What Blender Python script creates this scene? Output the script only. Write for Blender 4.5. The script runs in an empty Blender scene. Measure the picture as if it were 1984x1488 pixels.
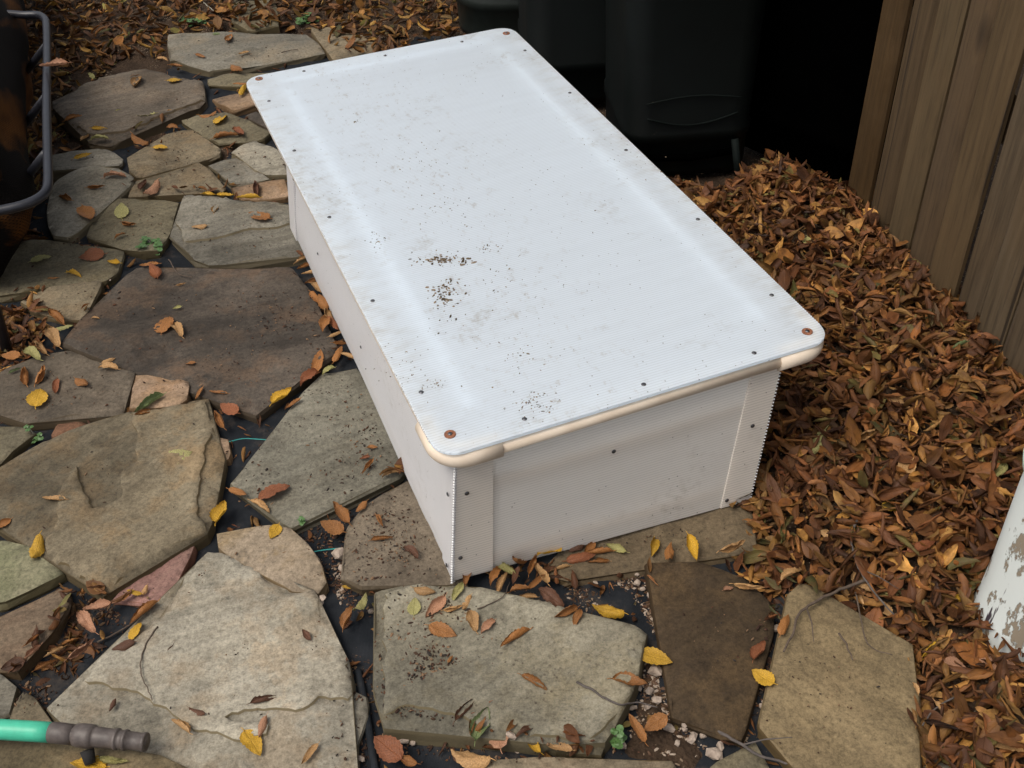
import bpy, bmesh, math, random
import numpy as np
from mathutils import Vector, Matrix, noise
from mathutils.geometry import delaunay_2d_cdt
random.seed(7); RNG = np.random.default_rng(7)
SC = bpy.context.scene; COL = SC.collection
R = math.radians

# ------------------------------------------------------------------ camera
CAMZ = 1.29; FPX = 2124.0
AX = Vector((0.9990899, -0.0426549, 0.0)); AY = Vector((-0.0277862, -0.6508271, 0.7587173)); AU = Vector((-0.0323630, -0.7580268, -0.6514200))
cam_d = bpy.data.cameras.new('camera'); cam = bpy.data.objects.new('camera', cam_d); COL.objects.link(cam)
cam_d.sensor_width = 36; cam_d.lens = FPX / 1984 * 36; cam_d.clip_start = .02; cam_d.clip_end = 200
cx_, cy_, cz_ = Vector((AX[0], AY[0], AU[0])), -Vector((AX[1], AY[1], AU[1])), -Vector((AX[2], AY[2], AU[2]))
m3 = Matrix((cx_, cy_, cz_)).transposed().to_4x4(); m3.translation = (0, 0, CAMZ); cam.matrix_world = m3
SC.camera = cam

# ------------------------------------------------------------------ world, sun, exposure
W = bpy.data.worlds.new('World'); SC.world = W; W.use_nodes = True
SUN_EL, SUN_AZ = 62, 240          # azimuth clockwise from +Y: high overhead, a little left of the camera
wn = W.node_tree.nodes; wl = W.node_tree.links
sky = wn.new('ShaderNodeTexSky'); sky.sky_type = 'NISHITA'; sky.sun_disc = False
sky.sun_elevation = R(SUN_EL); sky.sun_rotation = R(SUN_AZ); sky.air_density = 1.0; sky.dust_density = 4.0; sky.ozone_density = 1.0
hs = wn.new('ShaderNodeHueSaturation'); hs.inputs['Saturation'].default_value = .30
wl.new(sky.outputs[0], hs.inputs['Color']); wl.new(hs.outputs[0], wn['Background'].inputs[0]); wn['Background'].inputs[1].default_value = .10
sd = bpy.data.lights.new('sun', 'SUN'); sd.energy = 1.1; sd.angle = R(28); sd.color = (1, .90, .75)
so = bpy.data.objects.new('sun', sd); COL.objects.link(so)
az, el = R(SUN_AZ), R(SUN_EL)
so.rotation_euler = Vector((math.sin(az) * math.cos(el), math.cos(az) * math.cos(el), math.sin(el))).to_track_quat('Z', 'Y').to_euler()
SC.view_settings.view_transform = 'Standard'; SC.view_settings.look = 'None'; SC.view_settings.gamma = 1
SC.view_settings.exposure = 0.92
SC.render.engine = 'CYCLES'
SC.cycles.max_bounces = 8; SC.cycles.diffuse_bounces = 5; SC.cycles.transmission_bounces = 8; SC.cycles.use_denoising = True

# ------------------------------------------------------------------ helpers
def ray(px, py):
    d = Vector((px - 992, py - 744, FPX)); return Vector((d.dot(AX), d.dot(AY), d.dot(AU)))
def at(px, py, z=0.0):
    r = ray(px, py); t = (z - CAMZ) / r.z; return Vector((r.x * t, r.y * t, z))
def atY(px, py, Y):
    r = ray(px, py); t = Y / r.y; return Vector((r.x * t, Y, CAMZ + r.z * t))
def tag(o, label=None, cat=None, group=None, kind=None):
    for k, v in (('label', label), ('category', cat), ('group', group), ('kind', kind)):
        if v: o[k] = v
    return o
def empty(name, loc, rz=0):
    o = bpy.data.objects.new(name, None); COL.objects.link(o); o.location = loc; o.rotation_euler = (0, 0, rz); o.empty_display_size = .05
    return o
def mesh_obj(name, verts, faces, mat, parent=None, smooth=True, loc=None):
    me = bpy.data.meshes.new(name); me.from_pydata([tuple(v) for v in verts], [], faces); me.update()
    if smooth: me.polygons.foreach_set('use_smooth', [True] * len(me.polygons))
    if mat: me.materials.append(mat)
    o = bpy.data.objects.new(name, me); COL.objects.link(o)
    if parent: o.parent = parent
    if loc is not None: o.location = loc
    return o
def bm_obj(name, bm, mat, parent=None, smooth=False, loc=None):
    bmesh.ops.recalc_face_normals(bm, faces=bm.faces)
    me = bpy.data.meshes.new(name); bm.to_mesh(me); bm.free()
    if smooth: me.polygons.foreach_set('use_smooth', [True] * len(me.polygons))
    me.materials.append(mat); o = bpy.data.objects.new(name, me); COL.objects.link(o)
    if parent: o.parent = parent
    if loc is not None: o.location = loc
    return o
def smooth_path(pts, n=6):
    pts = [Vector(p) for p in pts]; out = []
    P = [pts[0] * 2 - pts[1]] + pts + [pts[-1] * 2 - pts[-2]]
    for i in range(1, len(P) - 2):
        for k in range(n):
            t = k / n; a, b, c, d = P[i - 1:i + 3]
            out.append(.5 * ((2 * b) + (c - a) * t + (2 * a - 5 * b + 4 * c - d) * t * t + (3 * b - a - 3 * c + d) * t ** 3))
    out.append(pts[-1]); return out
def tube(bm, pts, r, seg=12, cap=True):
    pts = [Vector(p) for p in pts]; rings = []; rr = r if hasattr(r, '__len__') else [r] * len(pts); prev = None
    for i, p in enumerate(pts):
        d = (pts[min(i + 1, len(pts) - 1)] - pts[max(i - 1, 0)]).normalized()
        if prev is None:
            a = Vector((0, 0, 1)) if abs(d.z) < .9 else Vector((1, 0, 0)); n = d.cross(a).normalized()
        else: n = (prev - prev.dot(d) * d).normalized()
        prev = n; b = d.cross(n)
        rings.append([bm.verts.new(p + (n * math.cos(2 * math.pi * k / seg) + b * math.sin(2 * math.pi * k / seg)) * rr[i]) for k in range(seg)])
    for a, b in zip(rings, rings[1:]):
        for k in range(seg): bm.faces.new((a[k], a[(k + 1) % seg], b[(k + 1) % seg], b[k]))
    if cap: bm.faces.new(rings[0][::-1]); bm.faces.new(rings[-1])
def prism(bm, pts, z0, z1):
    lo = [bm.verts.new((p[0], p[1], z0)) for p in pts]; hi = [bm.verts.new((p[0], p[1], z1)) for p in pts]; n = len(pts)
    bm.faces.new(hi); bm.faces.new(lo[::-1])
    for i in range(n): bm.faces.new((lo[i], lo[(i + 1) % n], hi[(i + 1) % n], hi[i]))
def slab4(bm, a, b, c, d, t):        # quad a b c d thickened by vector t
    v = [bm.verts.new(Vector(p)) for p in (a, b, c, d)] + [bm.verts.new(Vector(p) + Vector(t)) for p in (a, b, c, d)]
    for f in ((0, 1, 2, 3), (7, 6, 5, 4), (0, 4, 5, 1), (1, 5, 6, 2), (2, 6, 7, 3), (3, 7, 4, 0)): bm.faces.new([v[i] for i in f])
def inpoly(px, py, poly):
    px = np.asarray(px); py = np.asarray(py); ins = np.zeros(px.shape, bool); n = len(poly); j = n - 1
    for i in range(n):
        xi, yi = poly[i][0], poly[i][1]; xj, yj = poly[j][0], poly[j][1]
        if yi != yj:
            c = ((yi > py) != (yj > py)) & (px < (xj - xi) * (py - yi) / (yj - yi) + xi); ins ^= c
        j = i
    return ins
def edgedist(x, y, poly):
    P = np.asarray([(p[0], p[1]) for p in poly]); Q = np.roll(P, -1, 0); d = Q - P
    X = np.stack([x, y], -1)[:, None, :]
    t = np.clip(((X - P) * d).sum(-1) / np.maximum((d * d).sum(-1), 1e-12), 0, 1)
    return np.sqrt((((P + t[..., None] * d) - X) ** 2).sum(-1)).min(1)

# ------------------------------------------------------------------ materials
class NT:
    def __init__(s, name, rough=.8):
        s.m = bpy.data.materials.new(name); s.m.use_nodes = True; s.t = s.m.node_tree; s.p = s.t.nodes['Principled BSDF']; s.p.inputs['Roughness'].default_value = rough
    def n(s, typ, **kw):
        nd = s.t.nodes.new('ShaderNode' + typ)
        for k, v in kw.items():
            if k in nd.inputs: nd.inputs[k].default_value = v
            else: setattr(nd, k, v)
        return nd
    def l(s, a, b): s.t.links.new(a, b)
    def coord(s, scale=(1, 1, 1), rot=(0, 0, 0), loc=(0, 0, 0), out='Object'):
        c = s.n('TexCoord'); m = s.n('Mapping'); s.l(c.outputs[out], m.inputs[0])
        m.inputs['Rotation'].default_value = rot; m.inputs['Location'].default_value = loc
        m2 = s.n('Mapping'); s.l(m.outputs[0], m2.inputs[0]); m2.inputs['Scale'].default_value = scale; return m2.outputs[0]
    def noise(s, vec, scale, detail=4, rough=.55):
        nd = s.n('TexNoise'); nd.inputs['Scale'].default_value = scale; nd.inputs['Detail'].default_value = detail; nd.inputs['Roughness'].default_value = rough
        s.l(vec, nd.inputs['Vector']); return nd.outputs[0]
    def ramp(s, f, stops):
        nd = s.n('ValToRGB'); e = nd.color_ramp.elements
        while len(e) < len(stops): e.new(.5)
        for i, (p, c) in enumerate(stops):
            e[i].position = p; e[i].color = (c, c, c, 1) if not hasattr(c, '__len__') else (*c, 1)
        s.l(f, nd.inputs[0]); return nd.outputs[0]
    def mix(s, f, a, b, bt='MIX'):
        nd = s.n('Mix', data_type='RGBA', blend_type=bt)
        for i, v in ((0, f), (6, a), (7, b)):
            if hasattr(v, 'is_linked') or isinstance(v, bpy.types.NodeSocket): s.l(v, nd.inputs[i])
            else: nd.inputs[i].default_value = v if i == 0 else (*v, 1)
        return nd.outputs[2]
    def math(s, op, a, b=0.0):
        nd = s.n('Math', operation=op)
        for i, v in ((0, a), (1, b)):
            if isinstance(v, bpy.types.NodeSocket): s.l(v, nd.inputs[i])
            else: nd.inputs[i].default_value = v
        return nd.outputs[0]
    def bump(s, h, strength=.5, dist=.002, prev=None):
        nd = s.n('Bump'); nd.inputs['Strength'].default_value = strength; nd.inputs['Distance'].default_value = dist
        s.l(h, nd.inputs['Height'])
        if prev: s.l(prev, nd.inputs['Normal'])
        return nd.outputs[0]
    def base(s, c): s.l(c, s.p.inputs['Base Color'])
    def nrm(s, b): s.l(b, s.p.inputs['Normal'])

def stone_mat(c1, c2, c3, ang, seed, streak=.42, stain=.3, speck=.5):
    c1, c2, c3 = (tuple(x * .475 * k for x, k in zip(c, (1.06, 1.0, .92))) for c in (c1, c2, c3))
    n = NT('flagstone_surface', .9); n.p.inputs['Specular IOR Level'].default_value = .25
    off = (seed * 3.1, seed * 1.7, seed * .9)
    v = n.coord(loc=off); vs = n.coord(scale=(3.0, 17, 6), rot=(0, 0, -ang), loc=off)
    s1 = n.noise(vs, 1.6, 8, .62); b1 = n.noise(v, 6, 6, .6); b2 = n.noise(v, 13, 6, .68); f = n.noise(v, 150, 4, .7); g = n.noise(v, 420, 2, .6)
    sf = n.ramp(n.math('ADD', n.math('MULTIPLY', s1, streak), n.math('MULTIPLY', b1, 1 - streak)), [(.38, 0), (.62, 1)])
    c = n.mix(sf, c1, c2); s2 = n.noise(n.coord(scale=(2.2, 30, 8), rot=(0, 0, -ang - .12), loc=off), 1.4, 6, .7)
    c = n.mix(1.0, c, n.ramp(s2, [(.33, .78), (.5, 1.0), (.68, 1.15)]), 'MULTIPLY')
    c = n.mix(n.math('MULTIPLY', n.ramp(b2, [(.50, 0), (.66, 1)]), stain), c, c3)
    st2 = n.noise(v, 7.5, 9, .66); c = n.mix(n.math('MULTIPLY', n.ramp(st2, [(.55, 0), (.60, 1)]), stain * .75), c, c3); st3 = n.noise(n.coord(loc=(seed + 5, seed, 2)), 9.5, 9, .7); c = n.mix(n.math('MULTIPLY', n.ramp(st3, [(.56, 0), (.63, 1)]), .5), c, tuple(x * .55 for x in c2))
    big = n.noise(v, 3.3, 7, .62); c = n.mix(1.0, c, n.ramp(big, [(.36, .60), (.5, 1.0), (.66, 1.30)]), 'MULTIPLY')
    dk = tuple(x * .45 for x in c1)
    c = n.mix(n.math('MULTIPLY', n.ramp(n.noise(v, 26, 8, .75), [(.52, 0), (.75, 1)]), .55), c, dk)
    c = n.mix(1.0, c, n.ramp(f, [(.25, .50), (.5, 1.0), (.8, 1.4)]), 'MULTIPLY')
    c = n.mix(1.0, c, n.ramp(g, [(.25, .8), (.7, 1.18)]), 'MULTIPLY')
    vo = n.n('TexVoronoi'); vo.inputs['Scale'].default_value = 120; n.l(v, vo.inputs['Vector'])
    sp = n.math('MULTIPLY', n.math('LESS_THAN', vo.outputs['Distance'], .22), n.ramp(n.noise(v, 17, 5, .7), [(.50, 0), (.62, 1)]))
    c = n.mix(n.math('MULTIPLY', sp, speck), c, (.035, .025, .02))
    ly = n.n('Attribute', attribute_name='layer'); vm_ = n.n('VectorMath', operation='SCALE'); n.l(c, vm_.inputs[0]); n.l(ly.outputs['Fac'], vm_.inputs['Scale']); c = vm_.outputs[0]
    # dark staining on the broken faces around the rim: the stone's own weathering
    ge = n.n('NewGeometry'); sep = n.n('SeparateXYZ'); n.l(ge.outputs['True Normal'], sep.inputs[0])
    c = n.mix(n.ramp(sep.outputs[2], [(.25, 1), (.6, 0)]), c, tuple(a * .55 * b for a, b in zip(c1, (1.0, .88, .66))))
    n.base(c)
    bp = n.bump(s1, .5, .004); bp = n.bump(b2, .4, .005, bp); bp = n.bump(f, .5, .0012, bp); bp = n.bump(g, .35, .0005, bp); n.nrm(bp)
    return n.m

def leaf_mat(name, attr=True, col=(1, 1, 1)):
    n = NT(name, .62); n.p.inputs['Specular IOR Level'].default_value = .35
    uv = n.n('UVMap'); sx = n.n('SeparateXYZ'); n.l(uv.outputs[0], sx.inputs[0])
    au = n.math('ABSOLUTE', n.math('SUBTRACT', sx.outputs[0], .5)); vv = n.math('SUBTRACT', sx.outputs[1], n.math('MULTIPLY', au, .55))
    w = n.math('FRACT', n.math('MULTIPLY', vv, 11.0)); vein = n.ramp(n.math('ABSOLUTE', n.math('SUBTRACT', w, .5)), [(.0, 1), (.14, 0)])
    mid = n.ramp(au, [(.0, 1), (.035, 0)]); vm = n.math('MAXIMUM', n.math('MULTIPLY', vein, .5), mid)
    at_ = n.n('Attribute', attribute_name='leafcol'); oi = n.n('ObjectInfo')
    v = n.coord(); c = at_.outputs['Color']
    hsv = n.n('HueSaturation'); n.l(c, hsv.inputs['Color']); n.l(n.math('ADD', n.math('MULTIPLY', oi.outputs['Random'], .35), .82), hsv.inputs['Value']); c = hsv.outputs[0]
    c = n.mix(n.math('MULTIPLY', n.ramp(n.noise(v, 90, 4, .6), [(.45, 0), (.68, 1)]), .6), c, (.11, .045, .02))
    c = n.mix(1.0, c, n.ramp(n.noise(v, 35, 3, .6), [(.3, .62), (.7, 1.3)]), 'MULTIPLY')
    c2 = n.mix(1.0, c, (1.45, 1.4, 1.3), 'MULTIPLY'); c = n.mix(n.math('MULTIPLY', vm, .45), c, c2)
    n.base(c); n.nrm(n.bump(n.math('SUBTRACT', 1.0, vm), .7, .0012))
    tr = n.n('BsdfTranslucent'); n.l(c, tr.inputs[0]); mx = n.n('MixShader'); mx.inputs[0].default_value = .18
    out = n.t.nodes['Material Output']; n.l(n.p.outputs[0], mx.inputs[1]); n.l(tr.outputs[0], mx.inputs[2]); n.l(mx.outputs[0], out.inputs[0])
    return n.m

def simple(name, col, rough=.6, metal=0, nscale=40, namp=.25, bump=.2, bdist=.001, col2=None, spec=.5, mscale=(1, 1, 1)):
    n = NT(name, rough); n.p.inputs['Metallic'].default_value = metal; n.p.inputs['Specular IOR Level'].default_value = spec
    v = n.coord(scale=mscale); a = n.noise(v, nscale, 6, .6)
    c2 = col2 or tuple(x * (1 - namp) for x in col)
    n.base(n.mix(n.ramp(a, [(.35, 0), (.65, 1)]), col, c2)); n.nrm(n.bump(n.noise(v, nscale * 3, 4), bump, bdist)); return n.m

def sheet_mat(name, axis, tint=(.80, .85, .95), pitch=.005, trans=.5, dirt=.3, rough=.32, ribk=.6, edge=False):
    """twin-wall translucent plastic sheet: ribs every few millimetres"""
    n = NT(name, rough); c = n.n('TexCoord'); s = n.n('SeparateXYZ'); n.l(c.outputs['Object'], s.inputs[0]); ax = s.outputs[axis]
    w = n.math('FRACT', n.math('DIVIDE', ax, pitch)); tri = n.math('ABSOLUTE', n.math('SUBTRACT', w, .5))
    rib = n.ramp(tri, [(.26, 0), (.42, 1)])
    v = n.coord(); vl = n.coord(scale=(1, 9, 9) if axis != 0 else (9, 1, 9))
    col = n.mix(n.math('MULTIPLY', rib, ribk), tint, tuple(x * .66 for x in tint))
    col = n.mix(n.math('MULTIPLY', n.ramp(n.noise(vl, 5, 6, .7), [(.4, 0), (.75, 1)]), .25), col, tuple(x * .82 for x in tint))
    # grime: real smudges with their own shape
    big = n.ramp(n.noise(v, 4.5, 6, .65), [(.53, 0), (.72, 1)]); fine = n.ramp(n.noise(v, 60, 6, .7), [(.5, 0), (.7, 1)])
    col = n.mix(n.math('MULTIPLY', n.math('MULTIPLY', big, fine), dirt), col, (.34, .29, .22))
    if edge:
        sx_, sy_ = s.outputs[0], s.outputs[1]; dx = n.math('MINIMUM', n.math('ABSOLUTE', sx_), n.math('ABSOLUTE', n.math('SUBTRACT', .6074, sx_))); 
        em = n.ramp(dx, [(.0, 1), (.07, 0)]); em2 = n.ramp(n.math('ABSOLUTE', n.math('SUBTRACT', sx_, .2)), [(.05, 1), (.2, 0)])
        g1 = n.ramp(n.noise(n.coord(scale=(1, 2.2, 1)), 22, 8, .75), [(.47, 0), (.68, 1)]); col = n.mix(n.math('MULTIPLY', n.math('MULTIPLY', em, g1), .36), col, (.42, .36, .27))
        g2 = n.ramp(n.noise(n.coord(scale=(1.6, 1, 1), loc=(3, 1, 0)), 34, 8, .8), [(.56, 0), (.72, 1)]); col = n.mix(n.math('MULTIPLY', n.math('MULTIPLY', em2, g2), .6), col, (.34, .27, .19))
    tiny = n.n('TexVoronoi'); tiny.inputs['Scale'].default_value = 75; n.l(v, tiny.inputs['Vector'])
    spk = n.math('MULTIPLY', n.math('LESS_THAN', tiny.outputs['Distance'], .085), n.math('GREATER_THAN', n.noise(v, 9, 4, .6), .5))
    col = n.mix(n.math('MULTIPLY', spk, .6), col, (.10, .08, .06))
    n.base(col); bp = n.bump(rib, .35, .0006); bp = n.bump(n.noise(v, 7, 3), .25, .004, bp); n.nrm(bp)
    tr = n.n('BsdfTranslucent'); n.l(col, tr.inputs[0]); mx = n.n('MixShader'); mx.inputs[0].default_value = trans
    out = n.t.nodes['Material Output']; n.l(n.p.outputs[0], mx.inputs[1]); n.l(tr.outputs[0], mx.inputs[2]); n.l(mx.outputs[0], out.inputs[0])
    return n.m

def wood_mat(seed, c1, c2):
    n = NT('weathered_board', .85); n.p.inputs['Specular IOR Level'].default_value = .2
    v = n.coord(scale=(16, 16, .9), loc=(seed * 2.3, seed, seed * 4.1)); v2 = n.coord(loc=(seed, seed * 3, 0)); v3 = n.coord(scale=(70, 70, 3.5), loc=(seed, 0, 0))
    g = n.noise(v, 2.2, 8, .65); h = n.noise(v2, 3.2, 5, .6); k = n.noise(v3, 1.6, 5, .7)
    c1, c2 = (tuple(x * k for x, k in zip(q, (.62, .50, .365))) for q in (c1, c2)); c = n.mix(n.ramp(g, [(.25, 0), (.75, 1)]), c1, c2)
    c = n.mix(n.math('MULTIPLY', n.ramp(h, [(.48, 0), (.7, 1)]), .5), c, (.10, .062, .03))
    c = n.mix(1.0, c, n.ramp(k, [(.3, .6), (.5, 1), (.75, 1.18)]), 'MULTIPLY')
    vo = n.n('TexVoronoi'); vo.inputs['Scale'].default_value = 1; n.l(n.coord(scale=(10, 10, 3.2), loc=(seed * 1.3, 0, seed)), vo.inputs['Vector'])
    c = n.mix(n.ramp(vo.outputs['Distance'], [(.07, .9), (.16, 0)]), c, (.03, .02, .012)); c = n.mix(n.ramp(n.noise(n.coord(scale=(45, 45, .7), loc=(seed * 3, 2, seed)), 1.5, 3, .5), [(.66, 0), (.70, .8)]), c, (.02, .014, .01))
    n.base(c); n.nrm(n.bump(k, .7, .002, n.bump(g, .6, .003))); return n.m

M = {}
M['leaf'] = leaf_mat('leaf_surface')
n = NT('soil', .95); v = n.coord(); n.p.inputs['Specular IOR Level'].default_value = .15
c = n.mix(n.ramp(n.noise(v, 22, 8, .7), [(.35, 0), (.65, 1)]), (.022, .014, .009), (.055, .035, .022))
vo = n.n('TexVoronoi'); vo.inputs['Scale'].default_value = 160; n.l(v, vo.inputs['Vector'])
c = n.mix(n.math('MULTIPLY', n.math('LESS_THAN', vo.outputs['Distance'], .25), n.ramp(n.noise(v, 14, 4), [(.5, 0), (.6, 1)])), c, (.22, .17, .12))
n.base(c); n.nrm(n.bump(vo.outputs['Distance'], 1, .003, n.bump(n.noise(v, 60, 6), 1, .008))); M['soil'] = n.m
n = NT('woven_fabric', .85); n.p.inputs['Specular IOR Level'].default_value = .12; v = n.coord(rot=(0, 0, .35)); sx = n.n('SeparateXYZ'); n.l(v, sx.inputs[0])
wx = n.math('SINE', n.math('MULTIPLY', sx.outputs[0], 2800)); wy = n.math('SINE', n.math('MULTIPLY', sx.outputs[1], 1400)); wv = n.math('MULTIPLY', wx, wy)
c = n.mix(n.ramp(n.noise(v, 18, 6, .7), [(.4, 0), (.7, 1)]), (.009, .011, .014), (.021, .023, .027))
c = n.mix(n.math('MULTIPLY', n.ramp(n.noise(v, 9, 6, .75), [(.55, 0), (.7, 1)]), .6), c, (.07, .052, .037))
n.base(c); n.nrm(n.bump(wv, .35, .0004, n.bump(n.noise(v, 12, 4), .4, .004))); M['fabric'] = n.m
M['pvc'] = simple('aged_pvc', (.70, .60, .49), .38, nscale=22, col2=(.62, .51, .40), bump=.08, spec=.4)
M['pvc_white'] = simple('white_pvc', (.84, .80, .74), .35, nscale=30, namp=.08, bump=.05)
M['sheet_lid'] = sheet_mat('twin_wall_sheet', 1, tint=(.88, .94, 1.0), edge=True, ribk=.42, dirt=.8, trans=.62)
M['sheet_panel'] = sheet_mat('twin_wall_sheet_panel', 2, tint=(.97, .935, .89), ribk=.5, trans=.6, dirt=.35, pitch=.0048)
M['sheet_side'] = sheet_mat('twin_wall_sheet_side', 2, tint=(.93, .92, .925), dirt=.3, pitch=.0048, trans=.5)
M['sheet_strip'] = sheet_mat('sheet_strip', 2, tint=(.95, .90, .835), dirt=.3, pitch=.0048, trans=.45)
M['clear_edge'] = simple('clear_plastic_edge', (.8, .8, .8), .25, nscale=200, namp=.4, bump=.3)
M['screw'] = simple('zinc_screw', (.16, .16, .17), .4, 1, nscale=300, namp=.5, spec=.6)
M['rust'] = simple('rusty_washer', (.13, .05, .028), .8, .2, nscale=250, col2=(.30, .12, .06), bump=.6, bdist=.0006)
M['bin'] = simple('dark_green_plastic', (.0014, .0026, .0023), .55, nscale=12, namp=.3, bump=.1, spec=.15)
M['bin_line'] = simple('dark_green_ridge', (.004, .0065, .006), .75, spec=.1)
M['bin_far'] = simple('grey_green_plastic', (.013, .017, .0145), .5, nscale=14, namp=.3, bump=.15, spec=.25)
M['black'] = simple('black_plastic_and_shade', (.0004, .0004, .0004), .95, nscale=10, namp=.3, spec=.0)  # also paints the shade of the gap between oval bin and fence
M['frame_metal'] = simple('dark_coated_tube', (.018, .019, .026), .42, .2, nscale=60, namp=.4, spec=.5)
M['hose'] = simple('green_hose', (.055, .42, .27), .42, nscale=60, namp=.16, bump=.15, spec=.4)
M['connector'] = simple('grey_brown_plastic', (.055, .044, .040), .5, nscale=70, col2=(.10, .082, .074), bump=.25, spec=.4)
M['hole'] = simple('connector_bore', (.01, .009, .009), .9)
M['twig'] = simple('bark', (.05, .034, .024), .9, nscale=90, col2=(.10, .072, .052), bump=.6)
M['greytwig'] = simple('grey_bark', (.10, .083, .075), .9, nscale=90, col2=(.055, .045, .04), bump=.6)
M['chip'] = simple('limestone', (.36, .29, .235), .9, nscale=60, col2=(.17, .13, .10), bump=1, bdist=.002)
M['weed'] = simple('weed_leaf', (.065, .14, .035), .5, nscale=60, namp=.4)
M['stem'] = simple('pale_stem', (.34, .32, .26), .7, nscale=60, namp=.3)
M['mint'] = simple('mint_white_paint', (.62, .80, .72), .4, namp=.1)
M['thread'] = simple('teal_thread', (.03, .28, .26), .6)
n = NT('mesh_cloth', .85); n.p.inputs['Specular IOR Level'].default_value = .08; v = n.coord(); sx = n.n('SeparateXYZ'); n.l(v, sx.inputs[0])
wv = n.math('MULTIPLY', n.math('SINE', n.math('MULTIPLY', sx.outputs[1], 900)), n.math('SINE', n.math('MULTIPLY', sx.outputs[2], 900)))
c = n.mix(n.ramp(wv, [(.4, 0), (.6, 1)]), (.10, .038, .008), (.010, .005, .002)); c = n.mix(n.ramp(n.noise(n.coord(scale=(1, .35, 1)), 9, 5), [(.34, 0), (.50, 1)]), c, (.004, .003, .0025))
n.base(c); n.nrm(n.bump(wv, .5, .001)); M['cloth'] = n.m
n = NT('peeling_white_paint', .5); v = n.coord(); vz = n.coord(scale=(1, 1, .45))
pe = n.ramp(n.noise(vz, 26, 9, .68), [(.565, 0), (.58, 1)]); c = n.mix(pe, (.80, .84, .84), n_c := (.42, .33, .27)) if False else n.mix(pe, (.62, .66, .64), (.26, .215, .16))
cr = n.ramp(n.noise(n.coord(scale=(1, 1, .12)), 55, 4, .5), [(.65, 0), (.67, 1)]); c = n.mix(cr, c, (.05, .04, .05))
n.base(c); n.nrm(n.bump(pe, .8, -.002)); M['peel'] = n.m

# ------------------------------------------------------------------ ground, fabric
LIT_R = [(1300, 330), (1390, 372), (1430, 345), (1468, 318), (1495, 297), (1530, 312), (1580, 352), (1640, 370), (1700, 385), (1760, 440), (1850, 530), (1920, 620), (1984, 712), (2120, 860), (2120, 1600),
         (1800, 1560), (1782, 1480), (1745, 1430), (1775, 1380), (1778, 1320), (1762, 1290), (1768, 1246), (1710, 1216), (1655, 1190), (1600, 1160), (1560, 1132), (1500, 1150), (1470, 1130), (1430, 1105), (1400, 1085), (1445, 1070), (1462, 1040), (1452, 985), (1380, 960), (1300, 700)]
LIT_Rw = [at(x, y, .02) for x, y in LIT_R]
LIT_L = [(-250, -160), (900, -160), (900, 60), (840, 88), (760, 100), (690, 108), (640, 86), (600, 54), (560, 52), (455, 60), (325, 62), (322, 95), (225, 98), (200, 120), (150, 160), (100, 190), (105, 215), (150, 270), (98, 292), (96, 330), (92, 380), (86, 440), (60, 470), (0, 480), (-250, 480)]
LIT_Lw = [at(x, y, .02) for x, y in LIT_L]
LIT_M = [(-100, 600), (60, 575), (110, 640), (120, 672), (60, 690), (0, 715), (-60, 760), (-100, 740)]
LIT_Mw = [at(x, y, .02) for x, y in LIT_M]
def bed(x, y):
    x = np.atleast_1d(np.asarray(x, float)); y = np.atleast_1d(np.asarray(y, float)); h = np.full(x.shape, -.012)
    for poly, amp in ((LIT_Rw, .036), (LIT_Lw, .022), (LIT_Mw, .03)):
        ins = inpoly(x, y, poly); d = edgedist(x, y, poly); h += np.where(ins, np.minimum(d / .12, 1) * amp, 0)
    d = np.hypot(x - .62, y - 2.06); h += .035 * np.exp(-(d / .17) ** 2)
    return h
gx = np.linspace(-3.2, 2.2, 136); gy = np.linspace(-.2, 5.4, 141); GX, GY = np.meshgrid(gx, gy)
gz = bed(GX.ravel(), GY.ravel()) + np.array([noise.noise(Vector((a * 9, b * 9, 0))) for a, b in zip(GX.ravel(), GY.ravel())]) * .004
nx = len(gx); F = [(j * nx + i, j * nx + i + 1, (j + 1) * nx + i + 1, (j + 1) * nx + i) for j in range(len(gy) - 1) for i in range(nx - 1)]
V = np.stack([GX.ravel(), GY.ravel(), gz], 1).tolist()
b0 = len(V); V += [(-60, -60, -.03), (60, -60, -.03), (60, 60, -.03), (-60, 60, -.03)]; F.append((b0, b0 + 1, b0 + 2, b0 + 3))
tag(mesh_obj('ground', V, F, M['soil']), kind='structure')
FAB = [(-1.35, .55), (.42, .55), (.50, .80), (.42, 1.05), (.30, 1.2), (.42, 2.0), (.20, 2.6), (-.2, 3.1), (-.9, 3.0), (-1.0, 2.3), (-1.35, 1.9)]
gx = np.arange(-1.36, .52, .012); gy = np.arange(.54, 3.12, .012); GX, GY = np.meshgrid(gx, gy); nx = len(gx)
keep = inpoly(GX.ravel(), GY.ravel(), FAB)
def fabz(x, y):
    w = noise.noise(Vector((x * 7 + y * 3, y * 2.2, 1.3))); w2 = noise.noise(Vector((x * 22, y * 11, 4.2)))
    return .0015 + .006 * (1 - abs(w) * 2.2) ** 3 + .0016 * w2
V = [(a, b, fabz(a, b)) for a, b in zip(GX.ravel(), GY.ravel())]
F = [(j * nx + i, j * nx + i + 1, (j + 1) * nx + i + 1, (j + 1) * nx + i) for j in range(len(gy) - 1) for i in range(nx - 1) if keep[j * nx + i] and keep[(j + 1) * nx + i + 1]]
fab = tag(mesh_obj('weed_fabric', V, F, M['fabric']), 'black woven weed barrier fabric showing in the gaps between the flagstones', 'fabric')
for seg in ([(440, 857), (470, 850), (500, 851), (530, 853)], [(598, 1071), (625, 1066), (660, 1062)]):
    bm = bmesh.new(); tube(bm, smooth_path([at(x, y, .007) for x, y in seg], 4), .0009, 5); bm_obj('stitch_thread', bm, M['thread'], fab)
bm = bmesh.new(); P_ = [at(x, y, .006) for x, y in [(694, 1300), (704, 1350), (716, 1420), (728, 1500)]]
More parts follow.
